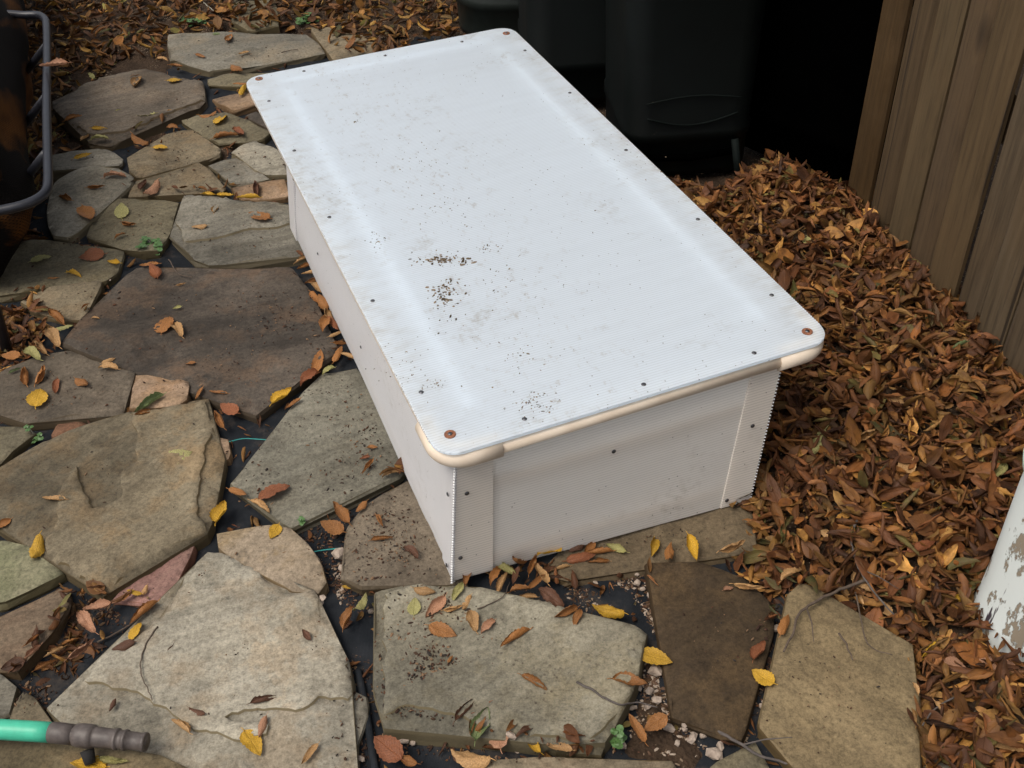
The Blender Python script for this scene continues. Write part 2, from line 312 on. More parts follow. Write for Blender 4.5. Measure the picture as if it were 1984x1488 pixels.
tube(bm, smooth_path(P_, 6), .0055, 10); bm_obj('rolled_hem', bm, M['fabric'], fab, smooth=True)

SOILP = [([(1190, 1105), (1262, 1085), (1300, 1110), (1330, 1400), (1440, 1425), (1480, 1290), (1500, 1150), (1540, 1150), (1500, 1500), (1180, 1480), (1235, 1330), (1245, 1240)], .007), ([(740, 1400), (1200, 1400), (1300, 1500), (720, 1500)], .003),
  ([(130, 1140), (330, 1160), (250, 1230), (100, 1340), (30, 1310), (80, 1240)], .004), ([(630, 1120), (720, 1140), (720, 1210), (650, 1190)], .003), ([(930, 1090), (1110, 1090), (1120, 1160), (930, 1140)], .006), ([(0, 470), (260, 470), (250, 500), (0, 620)], .004), ([(230, 240), (500, 240), (560, 370), (240, 340)], .004)]
SOILW = [([at(x, y, 0) for x, y in p], a) for p, a in SOILP]
gx = np.arange(-1.30, .46, .010); gy = np.arange(.58, 3.0, .010); GX, GY = np.meshgrid(gx, gy); X, Y = GX.ravel(), GY.ravel(); nx = len(gx); keep = inpoly(X, Y, FAB) & (edgedist(X, Y, FAB) > .02)
z = np.array([noise.fractal(Vector((a * 9, b * 9, 7)), .7, 2.2, 5) * .008 + noise.noise(Vector((a * 90, b * 90, 0))) * .0012 for a, b in zip(X, Y)]) - .0035
for p, a in SOILW: z += np.where(inpoly(X, Y, p), np.minimum(edgedist(X, Y, p) / .04, 1) * a, 0)
V = np.stack([X, Y, z], 1).tolist(); F = [(j * nx + i, j * nx + i + 1, (j + 1) * nx + i + 1, (j + 1) * nx + i) for j in range(len(gy) - 1) for i in range(nx - 1) if keep[j * nx + i] and keep[(j + 1) * nx + i + 1]]
tag(mesh_obj('soil', V, F, M['soil']), kind='structure')

# ------------------------------------------------------------------ flagstones
GREY = ((.345, .335, .295), (.25, .24, .205), (.36, .28, .18)); LGREY = ((.46, .445, .385), (.38, .36, .30), (.47, .33, .19)); TAN = ((.33, .28, .20), (.26, .225, .16), (.38, .26, .14))
OLV = ((.24, .22, .155), (.19, .17, .12), (.28, .22, .12)); BRN = ((.155, .132, .112), (.080, .070, .062), (.22, .145, .095)); DBR = ((.125, .088, .050), (.085, .060, .037), (.18, .12, .06))
PINK = ((.60, .33, .31), (.54, .35, .30), (.46, .25, .22)); PTAN = ((.52, .38, .28), (.42, .30, .20), (.50, .30, .15)); RED = ((.30, .16, .10), (.24, .13, .08), (.2, .1, .06))
# (nick, polygon px, top z, palette, streak angle, stain, speck, label)
ST = [
 ('long slab behind', [(325,63),(455,62),(590,62),(612,78),(630,100),(595,108),(555,112),(520,122),(480,128),(405,136),(362,126),(330,112)], .034, GREY, .1, .3, .3, 'long grey brown slab lying behind the white frame, nearest the far leaves'),
 ('leaf strewn slab at the top', [(455,-20),(528,-20),(533,5),(540,52),(480,57),(452,42)], .028, OLV, 1.2, .3, .6, 'small brown slab at the top edge of the photo beyond the long slab'),
 ('pale slab behind the lid', [(603,52),(655,52),(735,75),(752,110),(655,125),(625,85)], .03, TAN, .6, .3, .4, 'half hidden tan slab just behind the rear edge of the white lid'),
 ('big brown slab upper left', [(103,195),(157,168),(212,145),(260,133),(284,136),(320,142),(393,155),(397,193),(387,206),(342,224),(284,242),(236,269),(212,277),(180,274),(157,260),(136,239),(103,212)], .04, ((.25,.215,.175),(.18,.155,.13),(.27,.20,.14)), .35, .4, .4, 'big purplish brown slab with a thick edge at the upper left'),
 ('sliver behind the lid corner', [(402,153),(424,145),(448,140),(496,138),(545,139),(500,168),(480,166),(405,160)], .03, OLV, .2, .3, .3, 'narrow olive stone behind the rear left corner of the lid'),
 ('buff stone by the lid corner', [(411,189),(445,181),(490,174),(520,178),(512,197),(451,213),(436,206)], .03, PTAN, .2, .3, .2, 'small buff stone left of the rear left lid corner'),
 ('green grey stone', [(351,231),(381,224),(436,218),(467,225),(524,254),(511,266),(472,271),(424,274),(402,266),(378,251)], .03, OLV, .9, .1, .2, 'green grey stone with orange leaves left of the lid'),
 ('dark stone under the lid edge', [(475,222),(496,209),(545,225),(545,255),(527,252)], .026, BRN, .9, .1, .2, 'small dark stone tucked under the left lid edge'),
 ('brown stone with a yellow leaf', [(322,259),(369,248),(396,269),(429,287),(423,299),(402,308),(357,318),(321,330),(266,342),(249,330),(246,305),(284,302),(318,290)], .032, TAN, .3, .35, .4, 'light brown many sided stone between the big brown slab and the box'),
 ('grey wedge at the box corner', [(446,292),(472,275),(496,268),(514,275),(545,294),(560,336),(514,336),(496,327),(472,308)], .036, LGREY, .2, .15, .3, 'light grey wedge beside the rear corner strip of the box'),
 ('mottled grey square', [(402,316),(432,305),(454,301),(472,311),(523,348),(484,354),(448,354),(423,333)], .032, GREY, .7, .3, .6, 'mottled grey square stone in front of the grey wedge'),
 ('long tan stone', [(263,348),(318,333),(384,313),(402,327),(438,361),(432,372),(402,373),(363,366),(302,372),(248,377),(257,357)], .034, TAN, .3, .35, .3, 'long tan stone with an orange front edge'),
 ('reddish strip by the box', [(448,360),(514,351),(552,348),(560,378),(496,380),(463,378)], .03, PTAN, .1, .5, .3, 'reddish tan strip of stone touching the box at the left'),
 ('small grey stone by the chair', [(90,303),(145,287),(181,284),(209,289),(236,305),(230,318),(194,319),(151,321),(90,330)], .032, GREY, .1, .1, .2, 'small grey stone beside the dark chair tube'),
 ('mossy pale stone', [(157,322),(188,322),(224,328),(258,342),(250,358),(225,370),(205,385),(185,400),(165,425),(150,445),(130,455),(103,452),(95,435),(90,405),(95,375),(105,350),(133,335)], .045, LGREY, .6, .1, .5, 'pale grey stone with a mossy curved edge near the chair'),
 ('olive stone by the weed', [(190,402),(224,384),(260,381),(346,389),(336,423),(325,450),(305,488),(272,488),(224,472),(169,457),(187,418)], .033, OLV, .5, .15, .4, 'olive stone just behind the green weed'),
 ('streaked grey stone', [(357,377),(432,384),(514,390),(562,392),(570,430),(615,492),(514,501),(405,513),(378,500),(357,472),(330,454),(336,439),(351,409)], .038, GREY, .25, .15, .2, 'wavy streaked grey stone against the left side of the box'),
 ('olive brown stone far left', [(-30,490),(60,460),(110,462),(170,468),(238,484),(222,527),(205,542),(145,548),(75,560),(0,570),(-30,560)], .032, OLV, .2, .3, .5, 'olive brown stone at the left edge below the mossy one'),
 ('tan wedge', [(40,585),(66,569),(97,557),(145,550),(181,541),(198,545),(187,570),(169,600),(155,618),(133,616),(79,606)], .036, TAN, .8, .35, .2, 'tan wedge shaped stone half buried in leaves at the left'),
 ('big dark slab', [(263,517),(348,516),(450,517),(560,520),(590,545),(605,575),(625,620),(655,672),(640,690),(600,713),(560,745),(530,775),(497,800),(470,785),(445,770),(360,738),(260,715),(190,690),(120,665),(135,645),(160,615),(190,585),(225,550)], .042, BRN, .2, .55, .4, 'big dark brown slab with two curled leaves in its middle'),
 ('dark brown slab at the left', [(-40,740),(30,700),(75,685),(150,677),(195,690),(236,708),(262,722),(245,745),(236,798),(169,802),(106,808),(55,822),(33,812),(20,792),(-40,790)], .034, ((.20,.17,.135),(.15,.13,.105),(.22,.16,.11)), .2, .2, .3, 'dark grey brown slab at the left with many scattered leaves'),
 ('pinkish tan block', [(262,722),(360,730),(368,745),(362,775),(348,784),(300,790),(251,792),(255,757)], .045, PTAN, .1, .6, .1, 'small pinkish tan block with a rolled green leaf on it'),
 ('terracotta stone', [(100,842),(115,816),(157,810),(171,822),(140,838),(105,850)], .022, RED, .3, .3, .2, 'small terracotta coloured stone behind the big tan slab'),
 ('green brown corner stone', [(-40,822),(40,825),(68,838),(40,862),(0,895),(-40,905)], .03, OLV, .2, .3, .3, 'green brown stone at the left edge behind the big tan slab'),
 ('big tan slab', [(-60,940),(0,903),(60,866),(117,838),(165,815),(250,795),(330,785),(405,770),(412,800),(413,835),(437,889),(429,936),(411,996),(401,1034),(360,1043),(309,1073),(266,1094),(231,1124),(199,1152),(163,1124),(124,1103),(81,1077),(26,1030),(0,1013),(-60,985)], .040, ((.29,.255,.185),(.235,.20,.14),(.34,.235,.125)), .7, .6, .2, 'biggest tan slab with flaking layers in the left foreground'),
 ('little flake', [(417,846),(441,849),(440,885),(433,890),(416,872)], .03, PTAN, .7, .1, .1, 'little upright flake of stone at the right edge of the big tan slab'),
 ('greenish triangle', [(9,1045),(51,1060),(120,1107),(103,1118),(56,1141),(9,1165),(-30,1165),(-30,1045)], .034, ((.34,.33,.23),(.28,.29,.18),(.2,.24,.12)), .4, .3, .2, 'greenish grey triangular stone at the left edge'),
 ('brown broken stone', [(115,1133),(135,1141),(124,1176),(103,1219),(77,1236),(64,1257),(34,1298),(-30,1290),(-30,1210),(0,1195),(50,1162)], .034, ((.28,.215,.155),(.22,.165,.12),(.34,.21,.13)), .3, .3, .3, 'reddish brown broken stone at the left edge, leaves heaped at its right'),
 ('pink triangle', [(373,1058),(356,1103),(321,1171),(274,1165),(214,1156),(240,1129),(291,1094)], .03, PINK, .9, .2, .1, 'smooth pink triangular stone with small leaves on it'),
 ('big pale slab', [(403,1068),(450,1081),(497,1103),(527,1129),(553,1146),(609,1146),(615,1159),(617,1184),(630,1223),(656,1244),(669,1270),(682,1313),(686,1347),(682,1364),(656,1386),(669,1429),(686,1463),(696,1530),(430,1530),(394,1488),(343,1467),(279,1454),(200,1436),(129,1400),(92,1371),(159,1317),(206,1266),(266,1236),(296,1206),(326,1169),(356,1116),(382,1090)], .036, LGREY, .2, .35, .25, 'biggest pale grey slab with layered edges in the foreground centre left'),
 ('brown slab under the hose', [(-40,1428),(100,1428),(180,1440),(270,1462),(335,1476),(378,1500),(400,1560),(-40,1560)], .026, ((.27,.225,.14),(.22,.18,.115),(.3,.2,.1)), .2, .4, .3, 'brown slab under the green hose in the bottom left corner'),
 ('small grey corner stone', [(-30,1295),(0,1300),(30,1326),(15,1385),(-30,1390)], .03, GREY, .2, .2, .3, 'small grey stone at the left edge above the green hose'),
 ('small stone behind the hose', [(43,1335),(77,1368),(99,1399),(70,1402),(20,1400),(28,1362)], .03, TAN, .2, .2, .3, 'small tan stone right behind the green hose end'),
 ('grey sliver', [(690,1340),(705,1352),(712,1375),(700,1420),(688,1448),(674,1432),(660,1388),(684,1366)], .022, GREY, 1.2, .1, .1, 'thin grey sliver at the right edge of the biggest pale slab'),
 ('speckled grey slab', [(448,935),(470,905),(505,862),(540,820),(590,760),(625,725),(690,712),(712,735),(760,800),(800,890),(770,915),(740,928),(700,945),(655,963),(600,993),(565,1017),(545,1010),(500,975),(450,940)], .040, ((.32,.32,.275),(.27,.26,.215),(.26,.22,.15)), .3, .1, .9, 'grey slab sprinkled with dark crumbs against the left side of the box'),
 ('white and tan chunk', [(420,1032),(470,1028),(527,1015),(562,1021),(592,1047),(626,1094),(628,1124),(617,1146),(596,1141),(553,1133),(506,1103),(454,1077),(420,1058)], .042, ((.50,.42,.33),(.46,.38,.28),(.38,.27,.13)), .9, .7, .2, 'rough white and tan chunk with a round yellow leaf on it'),
 ('brown speckled stone', [(672,1023),(700,985),(745,955),(795,925),(835,960),(860,1020),(890,1080),(903,1128),(873,1127),(809,1119),(741,1125),(699,1136),(665,1113),(673,1068)], .036, ((.27,.23,.18),(.22,.185,.145),(.2,.16,.12)), .5, .2, 1, 'brown crumb covered stone under the front left corner of the box'),
 ('thick grey slab', [(727,1147),(775,1130),(816,1128),(892,1132),(960,1146),(1013,1159),(1077,1170),(1149,1193),(1206,1208),(1253,1227),(1243,1272),(1228,1329),(1198,1382),(1172,1436),(1141,1431),(1119,1427),(1092,1438),(1051,1440),(1009,1423),(983,1412),(949,1412),(907,1420),(862,1401),(816,1386),(763,1393),(745,1408),(731,1378),(724,1329),(727,1265),(729,1208)], .048, ((.36,.35,.29),(.29,.275,.22),(.38,.33,.21)), .5, .4, .7, 'thick grey slab with curled leaves and crumbs before the front left corner'),
 ('brown under ledge', [(1092,1437),(1126,1429),(1170,1438),(1164,1457),(1141,1459),(1073,1452)], .028, OLV, .2, .3, .2, 'thin brown ledge sticking out under the front edge of the thick grey slab'),
 ('pale strip at the bottom', [(905,1488),(930,1475),(1030,1464),(1120,1466),(1300,1470),(1325,1530),(860,1530)], .03, ((.36,.31,.23),(.32,.27,.19),(.36,.25,.17)), .1, .4, .2, 'pale strip of stone cut by the bottom edge in the middle'),
 ('brown slab under the box', [(1050,1105),(1090,1070),(1130,1020),(1300,960),(1435,945),(1456,985),(1460,1040),(1468,1065),(1400,1075),(1330,1080),(1250,1088),(1190,1095),(1150,1115),(1100,1128),(1075,1120)], .018, ((.26,.21,.14),(.21,.165,.11),(.2,.15,.1)), .3, .2, .3, 'brown slab running under the front edge of the box'),
 ('dark brown slab', [(1251,1091),(1300,1088),(1350,1090),(1403,1103),(1450,1124),(1493,1159),(1504,1193),(1493,1236),(1480,1262),(1465,1305),(1454,1365),(1437,1424),(1400,1420),(1365,1405),(1304,1388),(1308,1287),(1300,1219),(1285,1151),(1258,1125)], .034, DBR, .4, .5, .3, 'smooth dark brown slab standing on end right of the thick grey slab'),
 ('sandy slab', [(1527,1150),(1549,1131),(1574,1135),(1617,1167),(1669,1197),(1720,1214),(1772,1244),(1770,1287),(1780,1322),(1776,1386),(1750,1429),(1755,1459),(1785,1530),(1575,1530),(1510,1450),(1472,1407),(1493,1356),(1510,1279),(1519,1214),(1525,1184)], .04, ((.31,.245,.145),(.24,.19,.115),(.38,.29,.17)), -.9, .35, .2, 'large sandy brown slab with diagonal grain at the lower right'),
 ('small brown corner stone', [(1377,1488),(1420,1462),(1463,1437),(1485,1465),(1506,1530),(1370,1530)], .028, OLV, .4, .2, .3, 'small brown stone at the bottom edge between dark and sandy slabs'),
 ('leaf covered stone', [(1800,1462),(1850,1450),(1885,1475),(1885,1530),(1790,1530)], .04, GREY, .2, .1, .2, 'small grey stone poking out of the leaves at the bottom right'),
]
LEDGE = {'big pale slab': [(159,1317),(171,1325),(231,1335),(283,1348),(321,1372),(356,1405),(428,1430),(467,1436),(515,1425),(520,1412),(440,1392),(450,1378),(474,1376),(587,1377),(617,1356),(676,1359),(686,1347),(682,1313),(669,1270),(656,1244),(630,1223),(617,1184),(615,1159),(609,1146),(553,1146),(527,1129),(497,1103),(450,1081),(403,1068),(382,1090),(356,1116),(326,1169),(296,1206),(266,1236),(206,1266)],
         'big tan slab': [(255,800),(330,792),(400,778),(412,835),(395,885),(392,930),(384,1000),(401,1034),(360,1043),(309,1073),(266,1094),(231,1124),(199,1152),(163,1124),(90,1080),(88,1042),(108,1035),(112,960),(150,905),(178,990),(200,985),(235,965),(240,912),(270,895),(265,850)],
         'big brown slab upper left': [(103,212),(136,239),(180,262),(240,255),(300,232),(340,215),(397,193),(393,155),(284,136),(212,145),(157,168)],
         'thick grey slab': [(745,1150),(816,1128),(960,1146),(1077,1170),(1206,1208),(1253,1227),(1243,1272),(1228,1329),(1198,1382),(1141,1431),(1119,1427),(1092,1438),(1009,1423),(949,1412),(850,1385),(800,1370),(748,1388),(742,1290),(750,1265),(742,1240)],
         'streaked grey stone': [(357,470),(420,462),(470,445),(540,440),(566,430),(562,392),(432,384),(357,377),(340,430)]}
STONES = []
def prep(poly_px, z, seed, step=.009, amp=.0022):
    P = [at(x, y, z) for x, y in poly_px]; out = []; amp *= 1.5
    for i, a in enumerate(P):
        b = P[(i + 1) % len(P)]; L = (b - a).length; k = max(1, int(L / step)); nrm = Vector((-(b - a).y, (b - a).x, 0)).normalized()
        for j in range(k):
            p = a.lerp(b, j / k)
            w = noise.noise(Vector((p.x * 24, p.y * 24, seed + 3))) * amp * 1.5 + noise.noise(Vector((p.x * 60, p.y * 60, seed))) * amp + noise.noise(Vector((p.x * 170, p.y * 170, seed))) * amp * .6
            out.append((p.x + nrm.x * w, p.y + nrm.y * w))
    return out
def relief(x, y, ang, seed):
    c, s = math.cos(ang), math.sin(ang); u, v = x * c + y * s, -x * s + y * c
    a = noise.noise(Vector((u * 5, v * 16, seed))); b = noise.fractal(Vector((x * 11, y * 11, seed + 5)), .8, 2.1, 3)
    q = (a * 1.1 + b * .5) * 2.2; fl = math.floor(q); fr = q - fl; st = fl + min(1, max(0, (fr - .82) / .18))
    return st * .0021 + b * .0024 + a * .0015
def area_c(P):
    A = cx = cy = 0
    for (x0, y0), (x1, y1) in zip(P, P[1:] + P[:1]):
        c = x0 * y1 - x1 * y0; A += c; cx += (x0 + x1) * c; cy += (y0 + y1) * c
    return A / 2, cx / (3 * A), cy / (3 * A)
for si, (nick, poly, zt, pal, ang, stain, speck, label) in enumerate(ST):
    zt = zt * .62 + .002
    O = prep(poly, zt, si * 1.7); A, cx, cy = area_c(O)
    if A < 0: O = O[::-1]
    near = cy < 1.5; g = .010 if near else .014
    xs = [p[0] for p in O]; ys = [p[1] for p in O]
    X, Y = np.meshgrid(np.arange(min(xs), max(xs), g), np.arange(min(ys), max(ys), g)); X = X.ravel() + RNG.uniform(-.3, .3, X.size) * g; Y = Y.ravel() + RNG.uniform(-.3, .3, Y.size) * g
    k = inpoly(X, Y, O); X, Y = X[k], Y[k]; d = edgedist(X, Y, O); k = d > g * .55; X, Y = X[k], Y[k]
    led = None; edges = [(i, (i + 1) % len(O)) for i in range(len(O))]; pts = [Vector(p) for p in O]
    if nick in LEDGE:
        led = prep(LEDGE[nick], zt, si + .3, .008, .003); la = area_c(led)[0]; led = led if la > 0 else led[::-1]
        k = edgedist(X, Y, led) > .004; X, Y = X[k], Y[k]
        L = len(led)
        for sgn in (.0004, -.0004):
            base = len(pts); ring = []
            for i, p in enumerate(led):
                a, b = Vector(led[i - 1]), Vector(led[(i + 1) % L]); nn = Vector(((b - a).y, -(b - a).x)).normalized(); q = Vector(p) + nn * sgn
                ring.append(q)
            ok = inpoly([q.x for q in ring], [q.y for q in ring], O) & (edgedist(np.array([q.x for q in ring]), np.array([q.y for q in ring]), O) > .003)
            idx = {}
            for i, q in enumerate(ring):
                if ok[i]: idx[i] = len(pts); pts.append(q)
            for i in idx:
                if (i + 1) % L in idx: edges.append((idx[i], idx[(i + 1) % L]))
    pts += [Vector((a, b)) for a, b in zip(X, Y)]
    vo_, eo, fo, ov, oe, of = delaunay_2d_cdt(pts, edges, [], 1, 1e-6, True)
    vx = np.array([v[0] for v in vo_]); vy = np.array([v[1] for v in vo_]); ed = edgedist(vx, vy, O)
    tilt = (random.uniform(-.012, .012), random.uniform(-.012, .012))
    H = np.array([relief(a, b, ang, si * 2.3) for a, b in zip(vx, vy)]) + tilt[0] * (vx - cx) + tilt[1] * (vy - cy)
    if led:
        upper = inpoly(vx, vy, led); H += np.where(upper, .0050, 0)
    H -= (.0022 + .003 * np.array([abs(noise.noise(Vector((a * 30, b * 30, si)))) for a, b in zip(vx, vy)])) * np.exp(-ed / .006)
    V = [(a - cx, b - cy, zt + h) for a, b, h in zip(vx, vy, H)]; NF = [tuple(f) for f in fo]; ntop = len(NF)
    # sides hang from the boundary of the triangulation
    cnt = {}
    for f in NF:
        for i in range(len(f)): e = (f[i], f[(i + 1) % len(f)]); cnt[e] = 1
    bnd = [e for e in cnt if (e[1], e[0]) not in cnt]; low = {}
    for a, b in bnd:
        for q in (a, b):
            if q not in low:
                x, y, z = V[q]; dx, dy = x, y; rings = []
                j = int(np.argmin([(x + cx - p[0]) ** 2 + (y + cy - p[1]) ** 2 for p in O])); p0, p1 = Vector(O[j - 1]), Vector(O[(j + 1) % len(O)]); nn = Vector(((p1 - p0).y, -(p1 - p0).x)).normalized()
                for t in (.16, .45, .72, 1):
                    w = noise.noise(Vector(((x + cx) * 60, (y + cy) * 60, t * 3 + si))) * .0038 + .0012
                    rings.append(len(V)); V.append((x + nn.x * w, y + nn.y * w, z + (-.012 - z) * t))
                low[q] = rings
    for a, b in bnd:
        ra, rb = [a] + low[a], [b] + low[b]
        for i in range(4): NF.append((ra[i + 1], rb[i + 1], rb[i], ra[i]))
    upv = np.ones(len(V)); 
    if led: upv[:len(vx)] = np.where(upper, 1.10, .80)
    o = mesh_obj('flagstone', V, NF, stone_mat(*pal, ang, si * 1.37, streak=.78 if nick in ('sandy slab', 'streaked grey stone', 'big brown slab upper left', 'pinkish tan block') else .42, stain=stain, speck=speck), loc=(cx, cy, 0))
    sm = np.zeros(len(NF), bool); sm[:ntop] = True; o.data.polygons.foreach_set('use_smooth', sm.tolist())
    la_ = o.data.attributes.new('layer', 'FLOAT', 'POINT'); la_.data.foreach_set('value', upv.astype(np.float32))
    tag(o, label, 'flagstone', 'flagstones of the path')
    STONES.append((nick, O, zt, (cx, cy), H.mean(), (min(xs), min(ys), max(xs), max(ys))))
def surf(x, y):
    """height of the paving or the leaf bed at a point, with the stone under it"""
    best = (None, float(bed(x, y)[0]) if not inpoly([x], [y], FAB)[0] else max(.003, float(bed(x, y)[0])))
    for s in STONES:
        bb = s[5]
        if bb[0] <= x <= bb[2] and bb[1] <= y <= bb[3] and inpoly([x], [y], s[1])[0]:
            if s[2] > best[1]: best = (s, s[2] + .002)
    return best

# ------------------------------------------------------------------ the cold frame
LW, LD = .6074, 1.2502; ORG = Vector((-.0988, 1.0217, 0)); RZ = math.atan2(.352, .936)
CF = tag(empty('cold_frame', ORG, RZ), 'white translucent plastic cold frame box with overhanging lid standing on the flagstones', 'cold frame')
Minv = (Matrix.Translation(ORG) @ Matrix.Rotation(RZ, 4, 'Z')).inverted()
def loc_px(px, py, z): return Minv @ at(px, py, z)
def rrect(x0, y0, x1, y1, r, n=8):
    out = []
    for (cx, cy, a0) in ((x1 - r, y0 + r, -90), (x1 - r, y1 - r, 0), (x0 + r, y1 - r, 90), (x0 + r, y0 + r, 180)):
        for k in range(n + 1): a = R(a0 + 90 * k / n); out.append((cx + r * math.cos(a), cy + r * math.sin(a)))
    return out
ZL = .29
bm = bmesh.new(); prism(bm, rrect(0, 0, LW, LD, .034), ZL - .005, ZL)
bmesh.ops.bevel(bm, geom=[e for e in bm.edges if abs(e.verts[0].co.z - e.verts[1].co.z) < 1e-6], offset=.0008, segments=1, affect='EDGES')
lid = bm_obj('lid', bm, M['sheet_lid'], CF)
pr = .0125; zc = ZL - .005 - pr - .0005
e = .010                                  # pipe centre set in from the sheet's edge
for a, b in (((.07, e, zc), (LW - .07, e, zc)), ((e + .004, .07, zc), (e + .004, LD - .07, zc)), ((LW - e, .07, zc), (LW - e, LD - .07, zc)), ((.07, LD - e, zc), (LW - .07, LD - e, zc))):
    bm = bmesh.new(); tube(bm, [a, b], pr, 20); bm_obj('rim_pipe', bm, M['pvc'], lid, True)
for sx, sy in ((0, 0), (1, 0), (1, 1), (0, 1)):
    ins_ = .005 * sy
    def mp(x, y): return (x + ins_ if sx == 0 else LW - x - ins_, y if sy == 0 else LD - y - ins_, zc - .0015)
    path = [mp(.088, e)] + [mp(e + .036 - .036 * math.sin(t), e + .036 - .036 * math.cos(t)) for t in [R(90) * k / 8 for k in range(9)]] + [mp(e, .088)]
    bm = bmesh.new(); tube(bm, path, .0158 if sy == 0 else .0138, 20); o = bm_obj('pipe_elbow', bm, M['pvc'], lid, True)
for x in (.073, LW - .068):
    bm = bmesh.new(); tube(bm, [(x, .075, zc - .001), (x, LD - .09, zc - .001)], .0135, 16); bm_obj('inner_rail', bm, M['pvc_white'], lid, True)
bm = bmesh.new(); tube(bm, [(.06, LD - .05, zc - .001), (LW - .06, LD - .05, zc - .001)], .0135, 16); bm_obj('inner_rail', bm, M['pvc_white'], lid, True)
def screw(p, nrm, parent, r=.0036, name='screw'):
    bm = bmesh.new(); nrm = Vector(nrm).normalized()
    prof = [(0, 1.0), (.0009, 1.0), (.0016, .75), (.0020, .35)]
    q = nrm.to_track_quat('Z', 'Y'); rings = []
    for h, k in prof: rings.append([bm.verts.new(Vector(p) + q @ Vector((r * k * math.cos(2 * math.pi * i / 10), r * k * math.sin(2 * math.pi * i / 10), h))) for i in range(10)])
    for a, b in zip(rings, rings[1:]):
        for i in range(10): bm.faces.new((a[i], a[(i + 1) % 10], b[(i + 1) % 10], b[i]))
    bm.faces.new(rings[-1]); return bm_obj(name, bm, M['screw'], parent)
for px, py in [(746,108),(589,138),(521,196),(570,292),(638,421),(722,583),(816,760),(1016,812),(1247,745),(1461,684),(1495,572),(1352,425),(1213,291),(1104,180),(1017,98),(895,81)]:
    p = loc_px(px, py, ZL); screw((p.x, p.y, ZL - .0003), (0, 0, 1), lid)
for px, py in [(502,153),(981,65),(1564,643),(872,842)]:
    p = loc_px(px, py, ZL); bm = bmesh.new(); rings = []
    for h, k in ((0, .0080), (.0012, .0080), (.0016, .0074), (.0014, .0030)): rings.append([bm.verts.new((p.x + k * math.cos(R(18 * i)), p.y + k * math.sin(R(18 * i)), ZL + h)) for i in range(20)])
    for a, b in zip(rings, rings[1:]):
        for i in range(20): bm.faces.new((a[i], a[(i + 1) % 20], b[(i + 1) % 20], b[i]))
    bm.faces.new(rings[-1]); w = bm_obj('washer', bm, M['rust'], lid); s_ = screw((p.x, p.y, ZL + .001), (0, 0, 1), lid, .0034, 'washer_screw')
# walls: top and bottom corners of the box in the frame's own axes
T = {'FL': (.030, .014, .2625), 'FR': (.524, .010, .2625), 'RL': (.030, 1.0, .2625), 'RR': (.524, 1.0, .2625)}
B = {'FL': loc_px(882, 1124, .024), 'FR': loc_px(1447, 970, .013), 'RL': loc_px(567, 443, .034)}; B['RR'] = B['RL'] + Vector((.482, -.004, -.006))
T = {k: Vector(v) for k, v in T.items()}; B = {k: Vector(v) for k, v in B.items()}
def panel(name, tl, tr, br, bl, out, th, mat, parent, nu=24, nv=10, bow=.0, warp=0):
    n_ = Vector(out).normalized(); Vv = []; Ff = []
    for s in (0, 1):
        for j in range(nv + 1):
            for i in range(nu + 1):
                a, b = i / nu, j / nv; p = tl.lerp(tr, a).lerp(bl.lerp(br, a), b)
                w = bow * math.sin(math.pi * a) * math.sin(math.pi * b) + warp * noise.noise(Vector((a * 3, b * 2, out[0] * 5 + 2)))
                Vv.append(p + n_ * (w - th * s))
    k = (nu + 1) * (nv + 1); idx = lambda s, i, j: s * k + j * (nu + 1) + i
    for j in range(nv):
        for i in range(nu):
            Ff.append((idx(0, i, j), idx(0, i, j + 1), idx(0, i + 1, j + 1), idx(0, i + 1, j))); Ff.append((idx(1, i, j), idx(1, i + 1, j), idx(1, i + 1, j + 1), idx(1, i, j + 1)))
    for i in range(nu): Ff += [(idx(0, i, 0), idx(0, i + 1, 0), idx(1, i + 1, 0), idx(1, i, 0)), (idx(0, i, nv), idx(1, i, nv), idx(1, i + 1, nv), idx(0, i + 1, nv))]
    for j in range(nv): Ff += [(idx(0, 0, j), idx(1, 0, j), idx(1, 0, j + 1), idx(0, 0, j + 1)), (idx(0, nu, j), idx(0, nu, j + 1), idx(1, nu, j + 1), idx(1, nu, j))]
    return mesh_obj(name, Vv, Ff, mat, parent, smooth=False)
fp = panel('front_panel', T['FL'], T['FR'], B['FR'], B['FL'], (0, -1, 0), .004, M['sheet_panel'], CF, warp=.002)
sl = panel('side_panel', T['RL'], T['FL'], B['FL'], B['RL'], (-1, 0, 0), .004, M['sheet_side'], CF, nu=40, warp=.003, bow=.004)
sr = panel('side_panel', T['FR'], T['RR'], B['RR'], B['FR'], (1, 0, 0), .004, M['sheet_side'], CF, nu=30)
rp = panel('rear_panel', T['RR'], T['RL'], B['RL'], B['RR'], (0, 1, 0), .004, M['sheet_panel'], CF)
def on_front(a, b, off=.003): return T['FL'].lerp(T['FR'], a).lerp(B['FL'].lerp(B['FR'], a), b) + Vector((0, -off, 0))
def strip_front(a0, a1, b0=0, b1=1, off=.0035, a0b=None, a1b=None):
    a0b = a0 if a0b is None else a0b; a1b = a1 if a1b is None else a1b
    return panel('corner_strip', on_front(a0, b0, off), on_front(a1, b0, off), on_front(a1b, b1, off), on_front(a0b, b1, off), (0, -1, 0), .003, M['sheet_strip'], fp, 4, 8)
strip_front(-.006, .098, 0, .985, a1b=.118); strip_front(.905, 1.004, .0, .99, a0b=.900)
cs = panel('corner_strip', T['RL'] + Vector((-.004, .005, 0)), T['RL'] + Vector((-.004, -.055, 0)), B['RL'] + Vector((-.004, -.05, 0)), B['RL'] + Vector((-.004, .005, 0)), (-1, 0, 0), .003, M['sheet_side'], sl, 3, 8)
